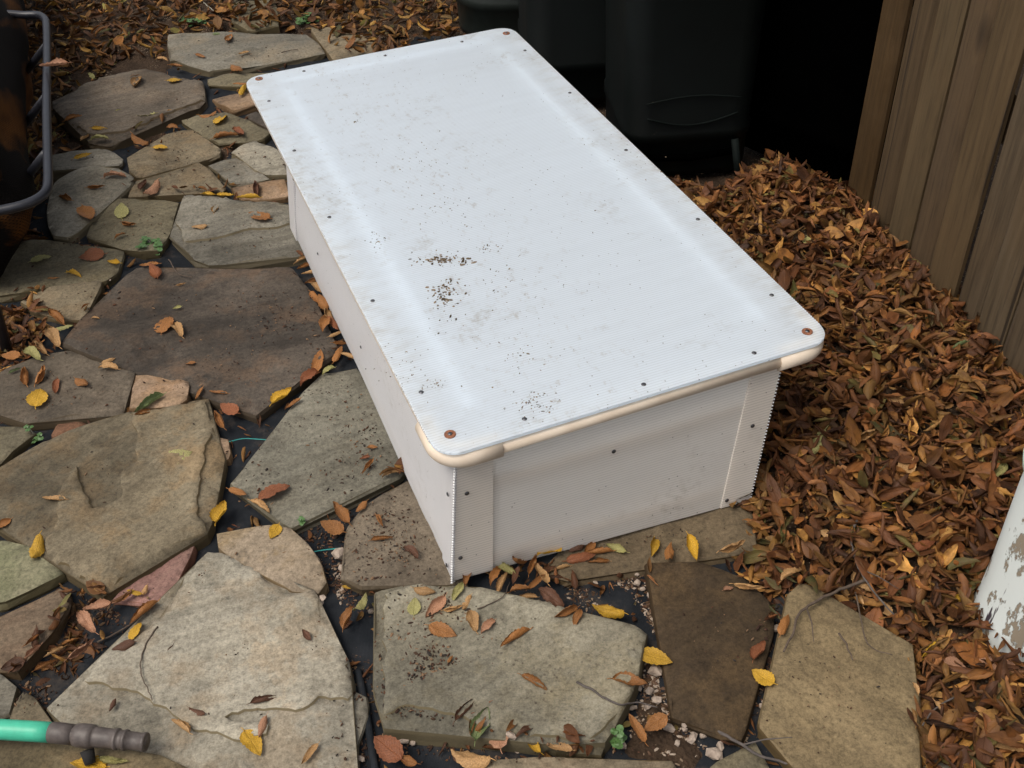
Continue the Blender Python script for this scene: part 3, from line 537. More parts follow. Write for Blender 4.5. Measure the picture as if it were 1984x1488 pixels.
cs = panel('corner_strip', T['FL'] + Vector((-.004, .05, 0)), T['FL'] + Vector((-.004, -.003, 0)), B['FL'] + Vector((-.004, -.003, 0)), B['FL'] + Vector((-.004, .045, .002)), (-1, 0, 0), .003, M['sheet_side'], sl, 3, 8)
# the cut flutes along the front left upright edge
bm = bmesh.new()
for k in range(47):
    b = (k + .5) / 47; p = on_front(-.006, b, .002) + Vector((-.0035, -.0012, 0)); tube(bm, [p + Vector((-.0018, -.0026, 0)), p + Vector((.004, .003, 0))], .0017, 8)
bm_obj('cut_flutes', bm, M['clear_edge'], fp, True)
bm = bmesh.new()
for k in range(44):
    b = (k + .5) / 44; p = on_front(1.004, b, .002); tube(bm, [p, p + Vector((.003, -.001, 0))], .0014, 6)
bm_obj('cut_flutes', bm, M['clear_edge'], fp, True)
# flutes of the lid's open edges (long sides)
for x in (-.0004, LW + .0004):
    bm = bmesh.new(); k = .04
    while k < LD - .04:
        bmesh.ops.create_cube(bm, size=1, matrix=Matrix.Translation((x, k, ZL - .0027)) @ Matrix.Diagonal((.0022, .0022, .0036, 1))); k += .005
    bm_obj('cut_flutes', bm, M['clear_edge'], lid)
# pipe framework inside, glowing faintly through the walls
def inner(a, b, r=.0125, nm='inner_pipe'):
    bm = bmesh.new(); tube(bm, [a, b], r, 14); bm_obj(nm, bm, M['pvc_white'], CF, True)
fo_ = .004 + .0130
for b in (.24, .86):
    p, q = on_front(.07, b, -fo_), on_front(.95, b, -fo_); inner(p, q)
for a in (.065, .95): inner(on_front(a, .05, -fo_ - .001), on_front(a, .97, -fo_ - .001), .0135)
for b in (.24, .86):
    o_ = Vector((.0175, 0, 0)); inner(T['FL'].lerp(B['FL'], b) + o_ + Vector((0, .05, 0)), T['RL'].lerp(B['RL'], b) + o_ - Vector((0, .04, 0)))
    inner(T['FR'].lerp(B['FR'], b) - o_ + Vector((0, .05, 0)), T['RR'].lerp(B['RR'], b) - o_ - Vector((0, .04, 0)))
# screws of the front and left walls
def front_hit(px, py):
    r = (Minv.to_3x3() @ ray(px, py)); o0 = Minv @ Vector((0, 0, CAMZ)); t = (-.004 - o0.y) / r.y; return o0 + r * t
for px, py in [(1204,881),(918,965),(917,1086),(1470,818),(1434,942)]:
    p = front_hit(px, py); b = (p.z - .2625) / (.024 - .2625); y = T['FL'].y + (B['FL'].y - T['FL'].y) * b
    off = .0055 if px < 950 or px > 1400 else .001
    a = (p.x - .03) / .49; q = on_front(min(max(a, .01), .99), b, off); screw(q, (0, -1, 0), fp, .0034)
for b, d in ((.33, .02), (.93, .018)):
    q = T['FL'].lerp(B['FL'], b) + Vector((-.0065, d, 0)); screw(q, (-1, 0, 0), sl, .0034)
for v, b in ((.28, .12), (.46, .6), (.55, .2), (.75, .55), (.93, .25)):
    q = T['FL'].lerp(B['FL'], b).lerp(T['RL'].lerp(B['RL'], b), v) + Vector((-.006, 0, 0)); screw(q, (-1, 0, 0), sl, .0028)

# ------------------------------------------------------------------ fence
FD = Vector((.241, -.970, 0)); F0 = Vector((.742, 2.059, 0)); FN = Vector((-.970, -.241, 0))
fence = tag(empty('board_fence', F0), 'weathered brown vertical board fence along the right side', 'fence')
def fence_u(px, py):
    r = ray(px, py); o0 = Vector((0, 0, CAMZ)); t = (F0 - o0).dot(FN) / r.dot(FN); p = o0 + r * t; return (p - F0).dot(FD)
cuts = [fence_u(*p) for p in [(1656, 300), (1689, 363), (1742, 348), (1782, 385), (1830, 410), (1884, 447), (1940, 462), (1964, 590)]]
w_ = .088
cuts = [cuts[0]] + [c for c in cuts[1:]]

for i in range(1, len(cuts)):
    if cuts[i] - cuts[i - 1] < .03: cuts[i] = cuts[i - 1] + .06
while cuts[-1] < 2.6: cuts.append(cuts[-1] + .09 + random.uniform(-.006, .006))
for i in range(len(cuts) - 1):
    a, b = cuts[i] + .0004, cuts[i + 1] - .0004; dz = random.uniform(-.004, .004); out = (.010, .0, .006, .001, .009, -.004, .003, .0)[i % 8]
    n_ = 7; Vv = []; Ff = []
    for zz in np.linspace(-.03, 1.83, 16):
        for k in range(n_):
            t = k / (n_ - 1); cup = .0025 * (1 - (2 * t - 1) ** 2) - (.009 if k in (0, n_ - 1) else 0)
            p = FD * (a + (b - a) * t + .0012 * noise.noise(Vector((i * 3, zz * 4, k // 6)))) + FN * (out + cup); Vv.append((p.x, p.y, zz))
        for k in range(n_ - 1, -1, -1):
            p = FD * (a + (b - a) * k / (n_ - 1)) + FN * (out - .017); Vv.append((p.x, p.y, zz))
    m_ = 2 * n_
    for j in range(15):
        for k in range(m_): Ff.append((j * m_ + k, j * m_ + (k + 1) % m_, (j + 1) * m_ + (k + 1) % m_, (j + 1) * m_ + k))
    Ff.append(tuple(range(15 * m_, 16 * m_)))
    c1 = [(.155, .125, .085), (.13, .105, .075), (.165, .14, .10), (.14, .115, .09)][i % 4]; c2 = tuple(x * .68 for x in c1)
    if i == 0: c1, c2 = (.10, .068, .032), (.06, .042, .02)
    if i >= 5: c1 = (.17, .155, .135)
    bm = None; o = mesh_obj('board', Vv, Ff, wood_mat(i * 1.9 + 1, c1, c2), fence, smooth=False)
for zz in (.35, 1.45):
    bm = bmesh.new(); p, q = FD * cuts[0] - FN * .0185 + Vector((0, 0, zz)), FD * cuts[-1] - FN * .0185 + Vector((0, 0, zz))
    slab4(bm, p, q, q + Vector((0, 0, .09)), p + Vector((0, 0, .09)), -FN * .038); bm_obj('rail', bm, wood_mat(50 + zz, (.14, .11, .08), (.1, .08, .06)), fence)

# ------------------------------------------------------------------ bins
def bin_(name_label, cx, cy, rz, w, d, h, taper, mat, group=None, deco=None, r=.06):
    root = tag(empty('waste_bin', (cx, cy, 0), rz), name_label, 'bin', group)
    bm = bmesh.new(); rings = []
    prof = [(0.015, taper - .02), (.03, taper), (.10, taper + .01), (.105, taper + .035), (.125, taper + .035), (.13, taper + .015), (h * .5, (1 + taper) / 2), (h - .06, 1), (h - .055, 1.06), (h, 1.06)]
    for z, s in prof: rings.append([bm.verts.new((x * s, y * s, z)) for x, y in rrect(-w / 2, -d / 2, w / 2, d / 2, r, 6)])
    for a, b in zip(rings, rings[1:]):
        for i in range(len(a)): bm.faces.new((a[i], a[(i + 1) % len(a)], b[(i + 1) % len(a)], b[i]))
    bm.faces.new(rings[0][::-1]); bm.faces.new(rings[-1]); body = bm_obj('bin_body', bm, mat, root, True)
    for p in body.data.polygons: p.use_smooth = True
    bm = bmesh.new(); rings = []
    for z, s in ((h + .002, 1.08), (h + .03, 1.08), (h + .06, .95), (h + .075, .6)): rings.append([bm.verts.new((x * s, y * s, z)) for x, y in rrect(-w / 2, -d / 2, w / 2, d / 2, r, 6)])
    for a, b in zip(rings, rings[1:]):
        for i in range(len(a)): bm.faces.new((a[i], a[(i + 1) % len(a)], b[(i + 1) % len(a)], b[i]))
    bm.faces.new(rings[0][::-1]); bm.faces.new(rings[-1]); bm_obj('bin_lid', bm, mat, root, True)
    return root
# right hand bin with an embossed oval on its face
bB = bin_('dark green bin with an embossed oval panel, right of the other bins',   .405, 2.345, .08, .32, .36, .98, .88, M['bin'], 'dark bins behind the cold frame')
bm = bmesh.new()
def face_y(z): return -.18 * (.88 + .12 * z / .98) - .003
arc = [(-.105 + .21 * k / 20, .20 + .012 * math.sin(math.pi * k / 20)) for k in range(21)]
tube(bm, [(x, face_y(z) , z) for x, z in arc], .0016, 6)
arc = [(-.10 + .20 * k / 20, .165 - .022 * math.sin(math.pi * k / 20)) for k in range(21)]
tube(bm, [(x, face_y(z), z) for x, z in arc], .0020, 6); bm_obj('embossed_oval', bm, M['bin_line'], bB, True)
bm = bmesh.new()
tube(bm, [(-.105, face_y(.07) , .07), (.0, face_y(.07) - .001, .062), (.105, face_y(.07), .07)], .008, 8); bm_obj('base_ridge', bm, M['black'], bB, True)
bm = bmesh.new(); p = at(1392, 345, .12) - Vector((.405, 2.345, 0)); bm2 = None
tube(bm, [(.100, -.165, .10), (.112, -.195, .0)], .0085, 10); bm_obj('foot', bm, M['bin_line'], bB, True)
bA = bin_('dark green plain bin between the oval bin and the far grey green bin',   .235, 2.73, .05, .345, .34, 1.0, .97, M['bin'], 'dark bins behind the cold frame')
bC = bin_('grey green bin with curved ridges behind the rear lid corner', .055, 3.13, -.1, .38, .40, 1.0, .84, M['bin_far'], 'dark bins behind the cold frame', r=.14)
for k, off in enumerate((0, .045, .09)):
    bm = bmesh.new(); pts = []
    for i in range(25):
        t = i / 24; x = -.15 + off * .8 + .24 * t; z = .42 - .30 * math.sqrt(max(0, 1 - (1 - t) ** 2)) * .9 + off * .5; pts.append((x, -.20 * (.85 + .15 * z) - .002, z))
    tube(bm, pts, .006 if k != 1 else .004, 8); bm_obj('curved_ridge', bm, M['bin_far'], bC, True)
bin_('added black bin shape standing in for the shade between oval bin and fence', .800, 2.330, -.88, .34, .40, 1.15, .97, M['black'], None, r=.03)  # added shape: the gap's deep shade is put into its near-black colour
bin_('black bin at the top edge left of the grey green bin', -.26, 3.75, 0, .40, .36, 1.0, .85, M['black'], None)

# ------------------------------------------------------------------ chair at the left edge
ZC = .30
ch = tag(empty('garden_chair', at(60, 380, 0) + Vector((-.2, .1, 0))), 'dark tube framed chair with sagging brown mesh sling at the left edge', 'garden chair')
def chl(p): return Vector(p) - ch.location
bm = bmesh.new()
TF = [(-60, 22), (20, 27), (45, 29), (72, 29), (86, 36), (90, 52), (91, 120), (90, 200), (92, 300), (93, 352), (88, 372), (70, 387), (40, 399), (0, 408), (-80, 425)]
tube(bm, smooth_path([chl(at(x, y, ZC)) for x, y in TF], 4), .0088, 12); bm_obj('tube_frame', bm, M['frame_metal'], ch, True)
for (a, b) in (((90, 88), (46, 145)), ((89, 188), (44, 246)), ((88, 298), (40, 358))):
    p = at(*a, ZC); q = at(*b, .15); bm = bmesh.new(); tube(bm, [chl(p), chl(q), chl(q + (q - p) * .8)], .0085, 10); bm_obj('brace', bm, M['frame_metal'], ch, True)
for x, y in ((-40, 40), (-60, 430)):
    p = at(x, y, ZC); bm = bmesh.new(); tube(bm, [chl(p), chl(Vector((p.x - .03, p.y, 0)))], .0105, 10); bm_obj('leg', bm, M['frame_metal'], ch, True)
sil = [(-170, 22), (-100, 25), (-40, 32), (10, 38), (60, 52), (100, 55), (140, 42), (190, 40), (240, 41), (300, 40), (350, 42), (385, 40), (400, 25), (412, -10)]
Vv = []; Ff = []; NA = 26; NS = 90
for i in range(NS + 1):
    y = -170 + 582 * i / NS; x = float(np.interp(y, [s[0] for s in sil], [s[1] for s in sil])); Q = at(x, y, .22)
    for j in range(NA + 1):
        a = R(-88 + 200 * j / NA); r_ = .20 if y < 385 else .20 * math.sqrt(max(.01, 1 - ((y - 385) / 28) ** 2))
        f_ = .010 * math.sin(j * .9 + i * .06) + .016 * noise.noise(Vector((i * .07, j * .35, 3)))
        Vv.append(Q + Vector((-(r_ + 0) + (r_ + f_) * math.cos(a), 0, (r_ + f_) * math.sin(a))) - ch.location)
for i in range(NS):
    for j in range(NA): k = i * (NA + 1) + j; Ff.append((k, k + 1, k + NA + 2, k + NA + 1))
mesh_obj('mesh_sling', Vv, Ff, M['cloth'], ch)

# ------------------------------------------------------------------ hose
h0, h1 = at(-160, 1404, .0605), at(288, 1437, .0515); hz = .040
hose = tag(empty('garden_hose', at(100, 1420, .04)), 'green garden hose with a dark barbed connector lying at the bottom left', 'hose')
A_, B_ = at(-260, 1398, .052), at(100, 1419, .052); C_ = at(284, 1438, .050)
dirh = (C_ - B_).normalized(); L_ = (C_ - B_).length; hl = lambda p: Vector(p) - hose.location
bm = bmesh.new(); tube(bm, smooth_path([hl(A_ + Vector((-.15, .05, 0))), hl(A_), hl(A_.lerp(B_, .5)), hl(B_)], 6), .0130, 24); bm_obj('hose_tube', bm, M['hose'], hose, True)
prof = [(-.004, .0128), (0, .0145), (.012, .0147), (.028, .0140), (.0285, .0120), (.031, .0120), (.0315, .0150), (.038, .0166), (.050, .0168), (.056, .0158), (.0565, .0145), (.060, .0140), (.075, .0136), (.084, .0131), (.085, .0150), (.088, .0148), (.0885, .0130), (.096, .0128), (.0965, .0146), (.0995, .0143), (.100, .0125), (.120, .0118), (.121, .0134), (.1245, .0130), (.125, .0118)]
sc_ = L_ / .125; bm = bmesh.new(); tube(bm, [hl(B_ + dirh * a * sc_) for a, r in prof], [r * .92 for a, r in prof], 24, cap=False)
for rr in (.0086,):
    tube(bm, [hl(B_ + dirh * .125 * sc_), hl(B_ + dirh * .1251 * sc_)], [.0118, rr], 24, cap=False); tube(bm, [hl(B_ + dirh * .1251 * sc_), hl(B_ + dirh * .10 * sc_)], [rr, rr], 24, cap=True)
o = bm_obj('connector', bm, M['connector'], hose, True)
bm = bmesh.new(); pc = B_ + dirh * .046 * sc_ + Vector((.0, -.012, -.014)); tube(bm, [hl(pc), hl(pc + Vector((.004, -.012, -.012)))], [.009, .007], 12); bm_obj('thumb_tab', bm, M['hole'], hose, True)

# ------------------------------------------------------------------ peeling post at the right edge
pc = Vector((.710, .925, 0))
ped = tag(empty('wooden_post', pc), 'round white post with peeling paint standing in the leaves at the right edge', 'post')
bm = bmesh.new(); rings = []
for z in np.linspace(-.02, .78, 22):
    r_ = .077 + .004 * math.exp(-(z / .05) ** 2)
    rings.append([bm.verts.new(((r_ + .003 * noise.noise(Vector((math.cos(k * math.pi / 20) * 2, math.sin(k * math.pi / 20) * 2, z * 6)))) * math.cos(2 * math.pi * k / 40), (r_ + .003 * noise.noise(Vector((k * .5, z * 5, 4)))) * math.sin(2 * math.pi * k / 40), z)) for k in range(40)])
for a, b in zip(rings, rings[1:]):
    for i in range(40): bm.faces.new((a[i], a[(i + 1) % 40], b[(i + 1) % 40], b[i]))
bm.faces.new(rings[-1]); bm_obj('shaft', bm, M['peel'], ped, True)
bm = bmesh.new(); rings = []
for z, r_ in ((.30, .078), (.304, .084), (.318, .087), (.330, .084), (.336, .078)): rings.append([bm.verts.new((r_ * math.cos(R(9 * k)), r_ * math.sin(R(9 * k)), z)) for k in range(40)])
for a, b in zip(rings, rings[1:]):
    for i in range(40): bm.faces.new((a[i], a[(i + 1) % 40], b[(i + 1) % 40], b[i]))
bm_obj('collar', bm, M['mint'], ped, True)

# ------------------------------------------------------------------ leaves
LC = {'O': (.34, .145, .042), 'T': (.46, .27, .115), 'Y': (.62, .36, .03), 'G': (.15, .21, .085), 'R': (.25, .085, .035), 'K': (.12, .055, .032), 'P': (.42, .22, .13), 'L': (.38, .36, .14)}
LN = {'O': 'orange brown', 'T': 'tan', 'Y': 'yellow', 'G': 'green', 'R': 'reddish brown', 'K': 'dark brown', 'P': 'pinkish tan', 'L': 'olive yellow'}
SN = {'f': 'flat', 'r': 'rolled', 'c': 'curled', 't': 'twisted'}
def leaf_geo(kind, seed, nu=9, nv=15, slim=1.0):
    rs = random.Random(seed); Vv = []; UV = []
    W0 = .27 * slim * rs.uniform(.8, 1.15)
    roll = {'f': .6, 'c': 2.5, 'r': 5.2, 't': 2.7}[kind] * rs.uniform(.8, 1.15); bend = {'f': .25, 'c': .8, 'r': .25, 't': .7}[kind] * rs.uniform(.5, 1.4) * rs.choice((1, -1, 1)); tw = {'f': .15, 'c': .4, 'r': .5, 't': 1.5}[kind] * rs.choice((1, -1)) * rs.uniform(.6, 1.3)
    skew = rs.uniform(-.35, .35)
    # centre line
    n = nv; y = z = 0; ang = -bend / 2; cl = []
    for j in range(n + 1):
        cl.append((y, z, ang)); y += math.cos(ang) / n; z += math.sin(ang) / n; ang += bend / n
    for j in range(n + 1):
        t = j / n; w = W0 * (math.sin(math.pi * min(1, t ** .82)) ** .75 + .012) * (1 - .25 * t); w *= 1 + (.07 if j % 2 else -.05) * (nv > 9)
        yy, zz, a = cl[j]; rl = roll * (1 + .5 * noise.noise(Vector((seed, t * 2.5, 0)))); tt = tw * (t - .5)
        for i in range(nu + 1):
            u = -1 + 2 * i / nu; th = u * rl / 2 + skew * rl * .5
            rad = w / max(rl / 2, .05)
            px, pz = rad * (math.sin(th) - math.sin(skew * rl * .5)), rad * (math.cos(skew * rl * .5) - math.cos(th)); pz += .05 * noise.noise(Vector((u * 1.7, t * 4, seed))) ; pz += .018 * math.sin(t * 34 - abs(u) * 4) * abs(u)
            c, s = math.cos(tt), math.sin(tt); px, pz = px * c - pz * s, px * s + pz * c
            Vv.append((px, yy - .5 - pz * math.sin(a), zz + pz * math.cos(a))); UV.append((i / nu, t))
    Vv = np.array(Vv)
    Ff = [(j * (nu + 1) + i, j * (nu + 1) + i + 1, (j + 1) * (nu + 1) + i + 1, (j + 1) * (nu + 1) + i) for j in range(n) for i in range(nu)]
    Vv[:, 2] -= Vv[:, 2].min()
    return Vv, Ff, np.array(UV)
PROTO = {}
def leaf_mesh(kind, col, var):
    key = (kind, col, var)
    if key not in PROTO:
        Vv, Ff, UV = leaf_geo(kind, hash((kind, var)) % 97 if False else 'fcrt'.index(kind) * 11 + var * 3.7); b = len(Vv)
        Vl = Vv.tolist(); k = 6
        # petiole
        c = Vv[4:6].mean(0); st = [Vector(c), Vector(c) + Vector((.01, -.07, .01)), Vector(c) + Vector((.03, -.14, 0))]
        me = bpy.data.meshes.new('fallen_leaf'); bmx = bmesh.new(); tube(bmx, st, [.012, .009, .007], 5); bmx.verts.index_update()
        Vl += [tuple(v.co) for v in bmx.verts]; Fl = Ff + [tuple(b + v.index for v in f.verts) for f in bmx.faces]; bmx.free()
        me.from_pydata(Vl, [], Fl); uvl = me.uv_layers.new(name='UVMap'); li = np.zeros(len(me.loops), np.int32); me.loops.foreach_get('vertex_index', li)
        UVa = np.vstack([UV, np.full((len(Vl) - b, 2), .5)]); uvl.data.foreach_set('uv', UVa[li].ravel())
        at_ = me.color_attributes.new('leafcol', 'FLOAT_COLOR', 'POINT'); rs = random.Random(var + ord(col)); cc = np.array(LC[col]) * rs.uniform(.88, 1.12)
        grad = np.concatenate([UV[:, 1], np.zeros(len(Vl) - b)])[:, None]; arr = np.ones((len(Vl), 4)); arr[:, :3] = cc * (1 - .18 * grad)
        at_.data.foreach_set('color', arr.ravel()); me.polygons.foreach_set('use_smooth', [True] * len(me.polygons)); me.materials.append(M['leaf']); me.update(); PROTO[key] = me
    return PROTO[key]
# x, y (photo px), length px, colour, shape, angle on the ground as seen
LV = """1004 1102 50 O c 75|1062 1068 55 Y t 30|903 1115 36 O c 85|975 1100 55 L r -30|960 1121 40 O c 60|888 1147 40 L c 60|824 1149 45 T c -10|803 1176 32 L f 85|843 1178 55 P c 45|879 1180 40 T r 10|905 1172 32 T c 60|915 1204 45 T c -70|858 1223 58 O f -20|945 1217 38 P c 40|998 1242 70 O r 35|1036 1325 60 O r -30|873 1278 18 O c 60|905 1374 70 K r 50|968 1416 75 P f 95|932 1404 70 G c 70|930 1376 45 R c 30|1096 1187 52 O r 25|1121 1198 36 O c 70|1175 1187 70 Y c -18|1270 1275 68 Y f -18|1183 1142 26 O c -80|1221 1323 70 O c -8|1234 1412 62 O c -60|1270 1402 50 O f 30|699 1168 44 L c 60|676 1197 46 O c 60|675 1140 24 Y c 0|752 1450 70 R f -40|790 1474 42 O c -20|911 1467 82 T c -10|1032 1446 46 Y c -50|1083 1450 52 T c -10|1117 1450 32 L c 40|741 1045 45 O r 5|794 1073 40 K c -40|735 1010 27 O r -60|1009 1146 42 O c 10|1022 1157 38 T r -5|1066 1159 60 K c -35|1047 1113 50 T c -60|1032 1093 45 O r 70|975 1130 42 T r 60|1126 1087 60 R c 10|1156 1075 62 O r 8|1160 1090 45 O r 5|1194 1064 46 L c -25|1118 1062 40 K c 30|1141 1066 34 O c 50|1264 1064 40 Y c 80|1247 1077 20 O c 10|1298 1070 36 O c 80|1342 1064 50 Y c -70|1040 1128 42 O c 40|1000 1118 36 K c 70|1085 1105 40 T r 15|1510 922 50 R f -50|1724 1000 44 Y f -10|1857 1167 45 Y c 30|1746 931 50 T f 45|1917 936 60 L c 35|1733 1167 64 L f -15|1660 1172 45 T r -70|1707 1193 42 T f -50|1664 1148 55 T c -50|1416 1077 55 T r 25|1450 1137 62 T r -5|1411 1142 22 P c 20|1532 1133 50 T c 30|1519 1214 46 O c 70|1471 1262 46 R c 60|1478 1313 52 Y f -35|1797 1279 60 Y r 35|1772 1334 26 T c -60|1845 1305 50 P f -20|1926 1305 75 P f -20|1939 1232 70 T c -30|343 888 66 L f 15|105 969 46 T c -5|73 1066 50 Y c 70|5 1018 40 O c 30|452 886 26 O f 40|532 955 66 R f 20|461 958 40 O c -20|504 983 42 T r -30|427 994 50 Y c 70|532 1031 34 Y f 60|446 1025 30 R c 0|630 990 28 O c 10|660 996 50 O c -50|643 1022 46 O f -20|673 1137 24 Y c 0|675 1199 36 O c 60|189 1178 60 P c 5|169 1206 50 P c -50|279 1191 70 O r 40|264 1224 40 Y f 60|240 1256 50 K c 15|159 1262 66 P r 40|514 1358 60 K r 20|384 1381 35 K c -20|510 1412 46 P c 70|351 1411 50 T r -40|489 1441 56 Y f -55|600 1463 52 T c 50|261 1150 30 Y c -10|281 1146 22 T c 60|171 1484 70 Y f 0|223 1477 60 L r -10|219 1369 28 K c 60|332 1253 30 K c 50|594 1231 26 K c -50|90 1290 50 O r 30|60 1270 55 P r 40|105 1265 45 T r 20|168 415 32 O f -60|236 410 27 L f 90|252 435 30 O r -10|234 459 25 O c 20|387 442 32 T c 0|502 421 50 O f -20|417 406 18 T c 70|178 497 52 R f 5|221 510 28 Y c -15|80 503 42 L f 20|145 535 30 Y c -15|103 541 22 O c 0|299 530 60 R c -60|290 515 40 O c 0|352 552 20 T r 10|343 597 19 L c 20|322 631 40 O f 70|342 642 34 T c -50|186 618 16 T c 0|369 705 20 O f 0|109 615 46 O r -40|125 639 42 L c 10|103 657 42 T c -50|79 675 36 T r -45|62 690 40 L c -30|21 690 36 O f 0|30 719 28 G r 20|51 730 50 O r -80|79 730 40 O r 60|109 752 30 R c 80|74 772 38 Y f 75|159 745 32 O c -30|212 702 30 T c 20|209 716 40 T c 0|289 783 66 G r 30|278 802 36 O r 15|387 764 26 O c 50|423 763 36 O c -5|444 793 38 R f -30|547 769 50 Y c 40|426 814 42 O r -60|438 823 28 L f 20|569 784 36 O c 30|618 703 52 O c 70|637 722 30 L c 30|600 738 48 R c 40|585 505 36 T r 20|593 518 36 O r 10|602 532 36 T r 5|606 546 34 O r 15|618 562 34 T c -30|612 580 30 O c -50|626 590 34 O c -60|636 612 34 T r -60|630 632 30 O c 70|646 632 30 R c -50|652 650 30 T c 20|662 668 34 O r 5|655 690 34 O c 60|672 692 32 T r -20|268 147 26 O c 20|265 162 22 T c 70|339 157 30 Y f 0|172 151 26 L f -15|154 130 22 Y f 60|212 130 24 L c 20|141 165 22 O f 60|174 171 20 G f 0|234 215 19 L c 10|281 224 42 L f 0|145 231 40 O r 15|194 251 32 Y c 5|330 215 12 T c 0|195 272 36 L c 5|166 268 20 T c 40|162 304 38 Y c 10|275 275 40 O c -20|311 287 28 Y f 0|404 224 38 O c 5|429 233 36 Y f 50|438 266 50 O r 5|463 258 40 R c -50|333 249 24 O c 0|472 178 20 Y c 60|467 166 30 O c 5|330 322 17 L f 0|187 364 35 O r 5|127 386 32 O r -30|225 346 46 P c 0|293 369 40 P c 40|278 360 24 K c 60|405 378 26 Y c -10|438 380 36 Y c 5|481 386 46 Y r 0|496 366 40 K r -80|342 129 26 O c 0|444 76 24 O c 60|389 110 20 O c -10|472 104 22 T c 15|420 67 16 G f 0|460 138 32 O c -30|312 118 24 T c 0|700 985 30 O c 40|712 905 34 O r 50|707 888 22 R c 10|755 922 34 T c 15|768 930 26 O c -20|722 868 22 O c 0|1570 487 30 L f -60|1700 690 40 O c 10|1630 760 50 O r 35|1560 820 55 P f 10|1680 860 60 T r 20|1580 880 60 L c 60|1740 800 55 T c -30|1620 940 60 O f 15|1690 1050 60 O c -20|1900 760 46 P r 10|1850 690 40 G r 20|1800 560 34 O c -20|1640 620 40 T r 10|1560 600 36 O f 0|1840 860 60 O c 5|1780 1080 60 R c 20|1850 1060 50 T r 15|1600 1050 50 T c -20|1540 1000 55 O r 20|1870 1420 70 O c 10|1930 1390 60 R c -30|1820 1400 60 T r -60|1950 1460 70 T f 10|1520 760 46 T r 5|1590 700 44 O r -20""".split('|')
litter_nick = 'leaf bed by the fence'
rec = []
for s in LV:
    x, y, ln, col, sh, ang = s.split(); x, y, ln, ang = float(x), float(y), float(ln), float(ang)
    rough = at(x, y, .03); st, z = surf(rough.x, rough.y); p = at(x, y, z)
    # length: turn the image segment into ground length
    a = R(ang); dx, dy = math.cos(a) * ln / 2, -math.sin(a) * ln / 2
    q0, q1 = at(x - dx, y - dy, z), at(x + dx, y + dy, z); d = q1 - q0; L = min(d.length, .062 + (.01 if ln > 60 else 0)); L = max(L, .012)
    if st is None and L > .026 and not inpoly([p.x], [p.y], LIT_Rw)[0] and not inpoly([p.x], [p.y], LIT_Lw)[0]: p = at(x, y, .026)
    me = leaf_mesh(sh, col, random.randrange(3)); o = bpy.data.objects.new('fallen_leaf', me); COL.objects.link(o)
    inlit = inpoly([p.x], [p.y], LIT_Rw)[0]
    o.location = p + Vector((0, 0, .0005 + (.018 if inlit and st is None else 0))); rz = math.atan2(d.y, d.x) - math.pi / 2
    o.rotation_euler = (random.uniform(-.15, .15), random.uniform(-.3, .3), rz + (math.pi if random.random() < .5 else 0)); o.scale = (L * random.uniform(.85, 1.2) * (1.15 if sh == 'f' else 1),) + (L,) * 2
    if sh in 'ct' and random.random() < .35: o.rotation_euler[1] += math.pi; o.location.z += L * .22
    if (x, y) == (1004, 1102): o.rotation_euler[0] = 1.0; o.location.z += .012
    if st: nick, c, bb = st[0], st[3], st[5]; w = (bb[2] - bb[0]) / 2; h = (bb[3] - bb[1]) / 2; ux, uy = (p.x - c[0]) / w, (p.y - c[1]) / h
    else: nick = None
    if nick:
        side = 'in the middle of' if max(abs(ux), abs(uy)) < .3 else ('on the right side of' if ux > abs(uy) else 'on the left side of' if -ux > abs(uy) else 'on the far side of' if uy > 0 else 'on the near side of')
        desc = f"{side} the {nick}"
    elif inlit: desc = 'in the leaf bed by the fence'
    elif inpoly([p.x], [p.y], LIT_Lw)[0]: desc = 'in the leaf bed at the far left'
    else:
        nn = min(STONES, key=lambda q: edgedist(np.array([p.x]), np.array([p.y]), q[1])[0]); desc = f"in the gap beside the {nn[0]}"
    rec.append([o, f"{'tiny ' if L < .02 else 'small ' if L < .032 else ''}{SN[sh]} {LN[col]} leaf {desc}", p.y])
from collections import defaultdict
dd = defaultdict(list)
for r_ in rec: dd[r_[1]].append(r_)
for k, g_ in dd.items():
    g_.sort(key=lambda q: q[2]); words = ['nearest', 'second nearest', 'third nearest', 'fourth nearest', 'fifth nearest', 'sixth nearest']
    for i, q in enumerate(g_):
        lab = k
        if len(g_) == 2: lab = f"{('nearer', 'farther')[i]} {k}"
        elif len(g_) > 2 and i < 6: lab = f"{words[i]} {k}" if i < len(g_) - 1 else f"farthest {k}"
        tag(q[0], lab if len(lab.split()) <= 16 else lab.replace('small ', '').replace('in the gap beside', 'beside').replace(' side of', ' of'), 'leaf', 'fallen leaves')

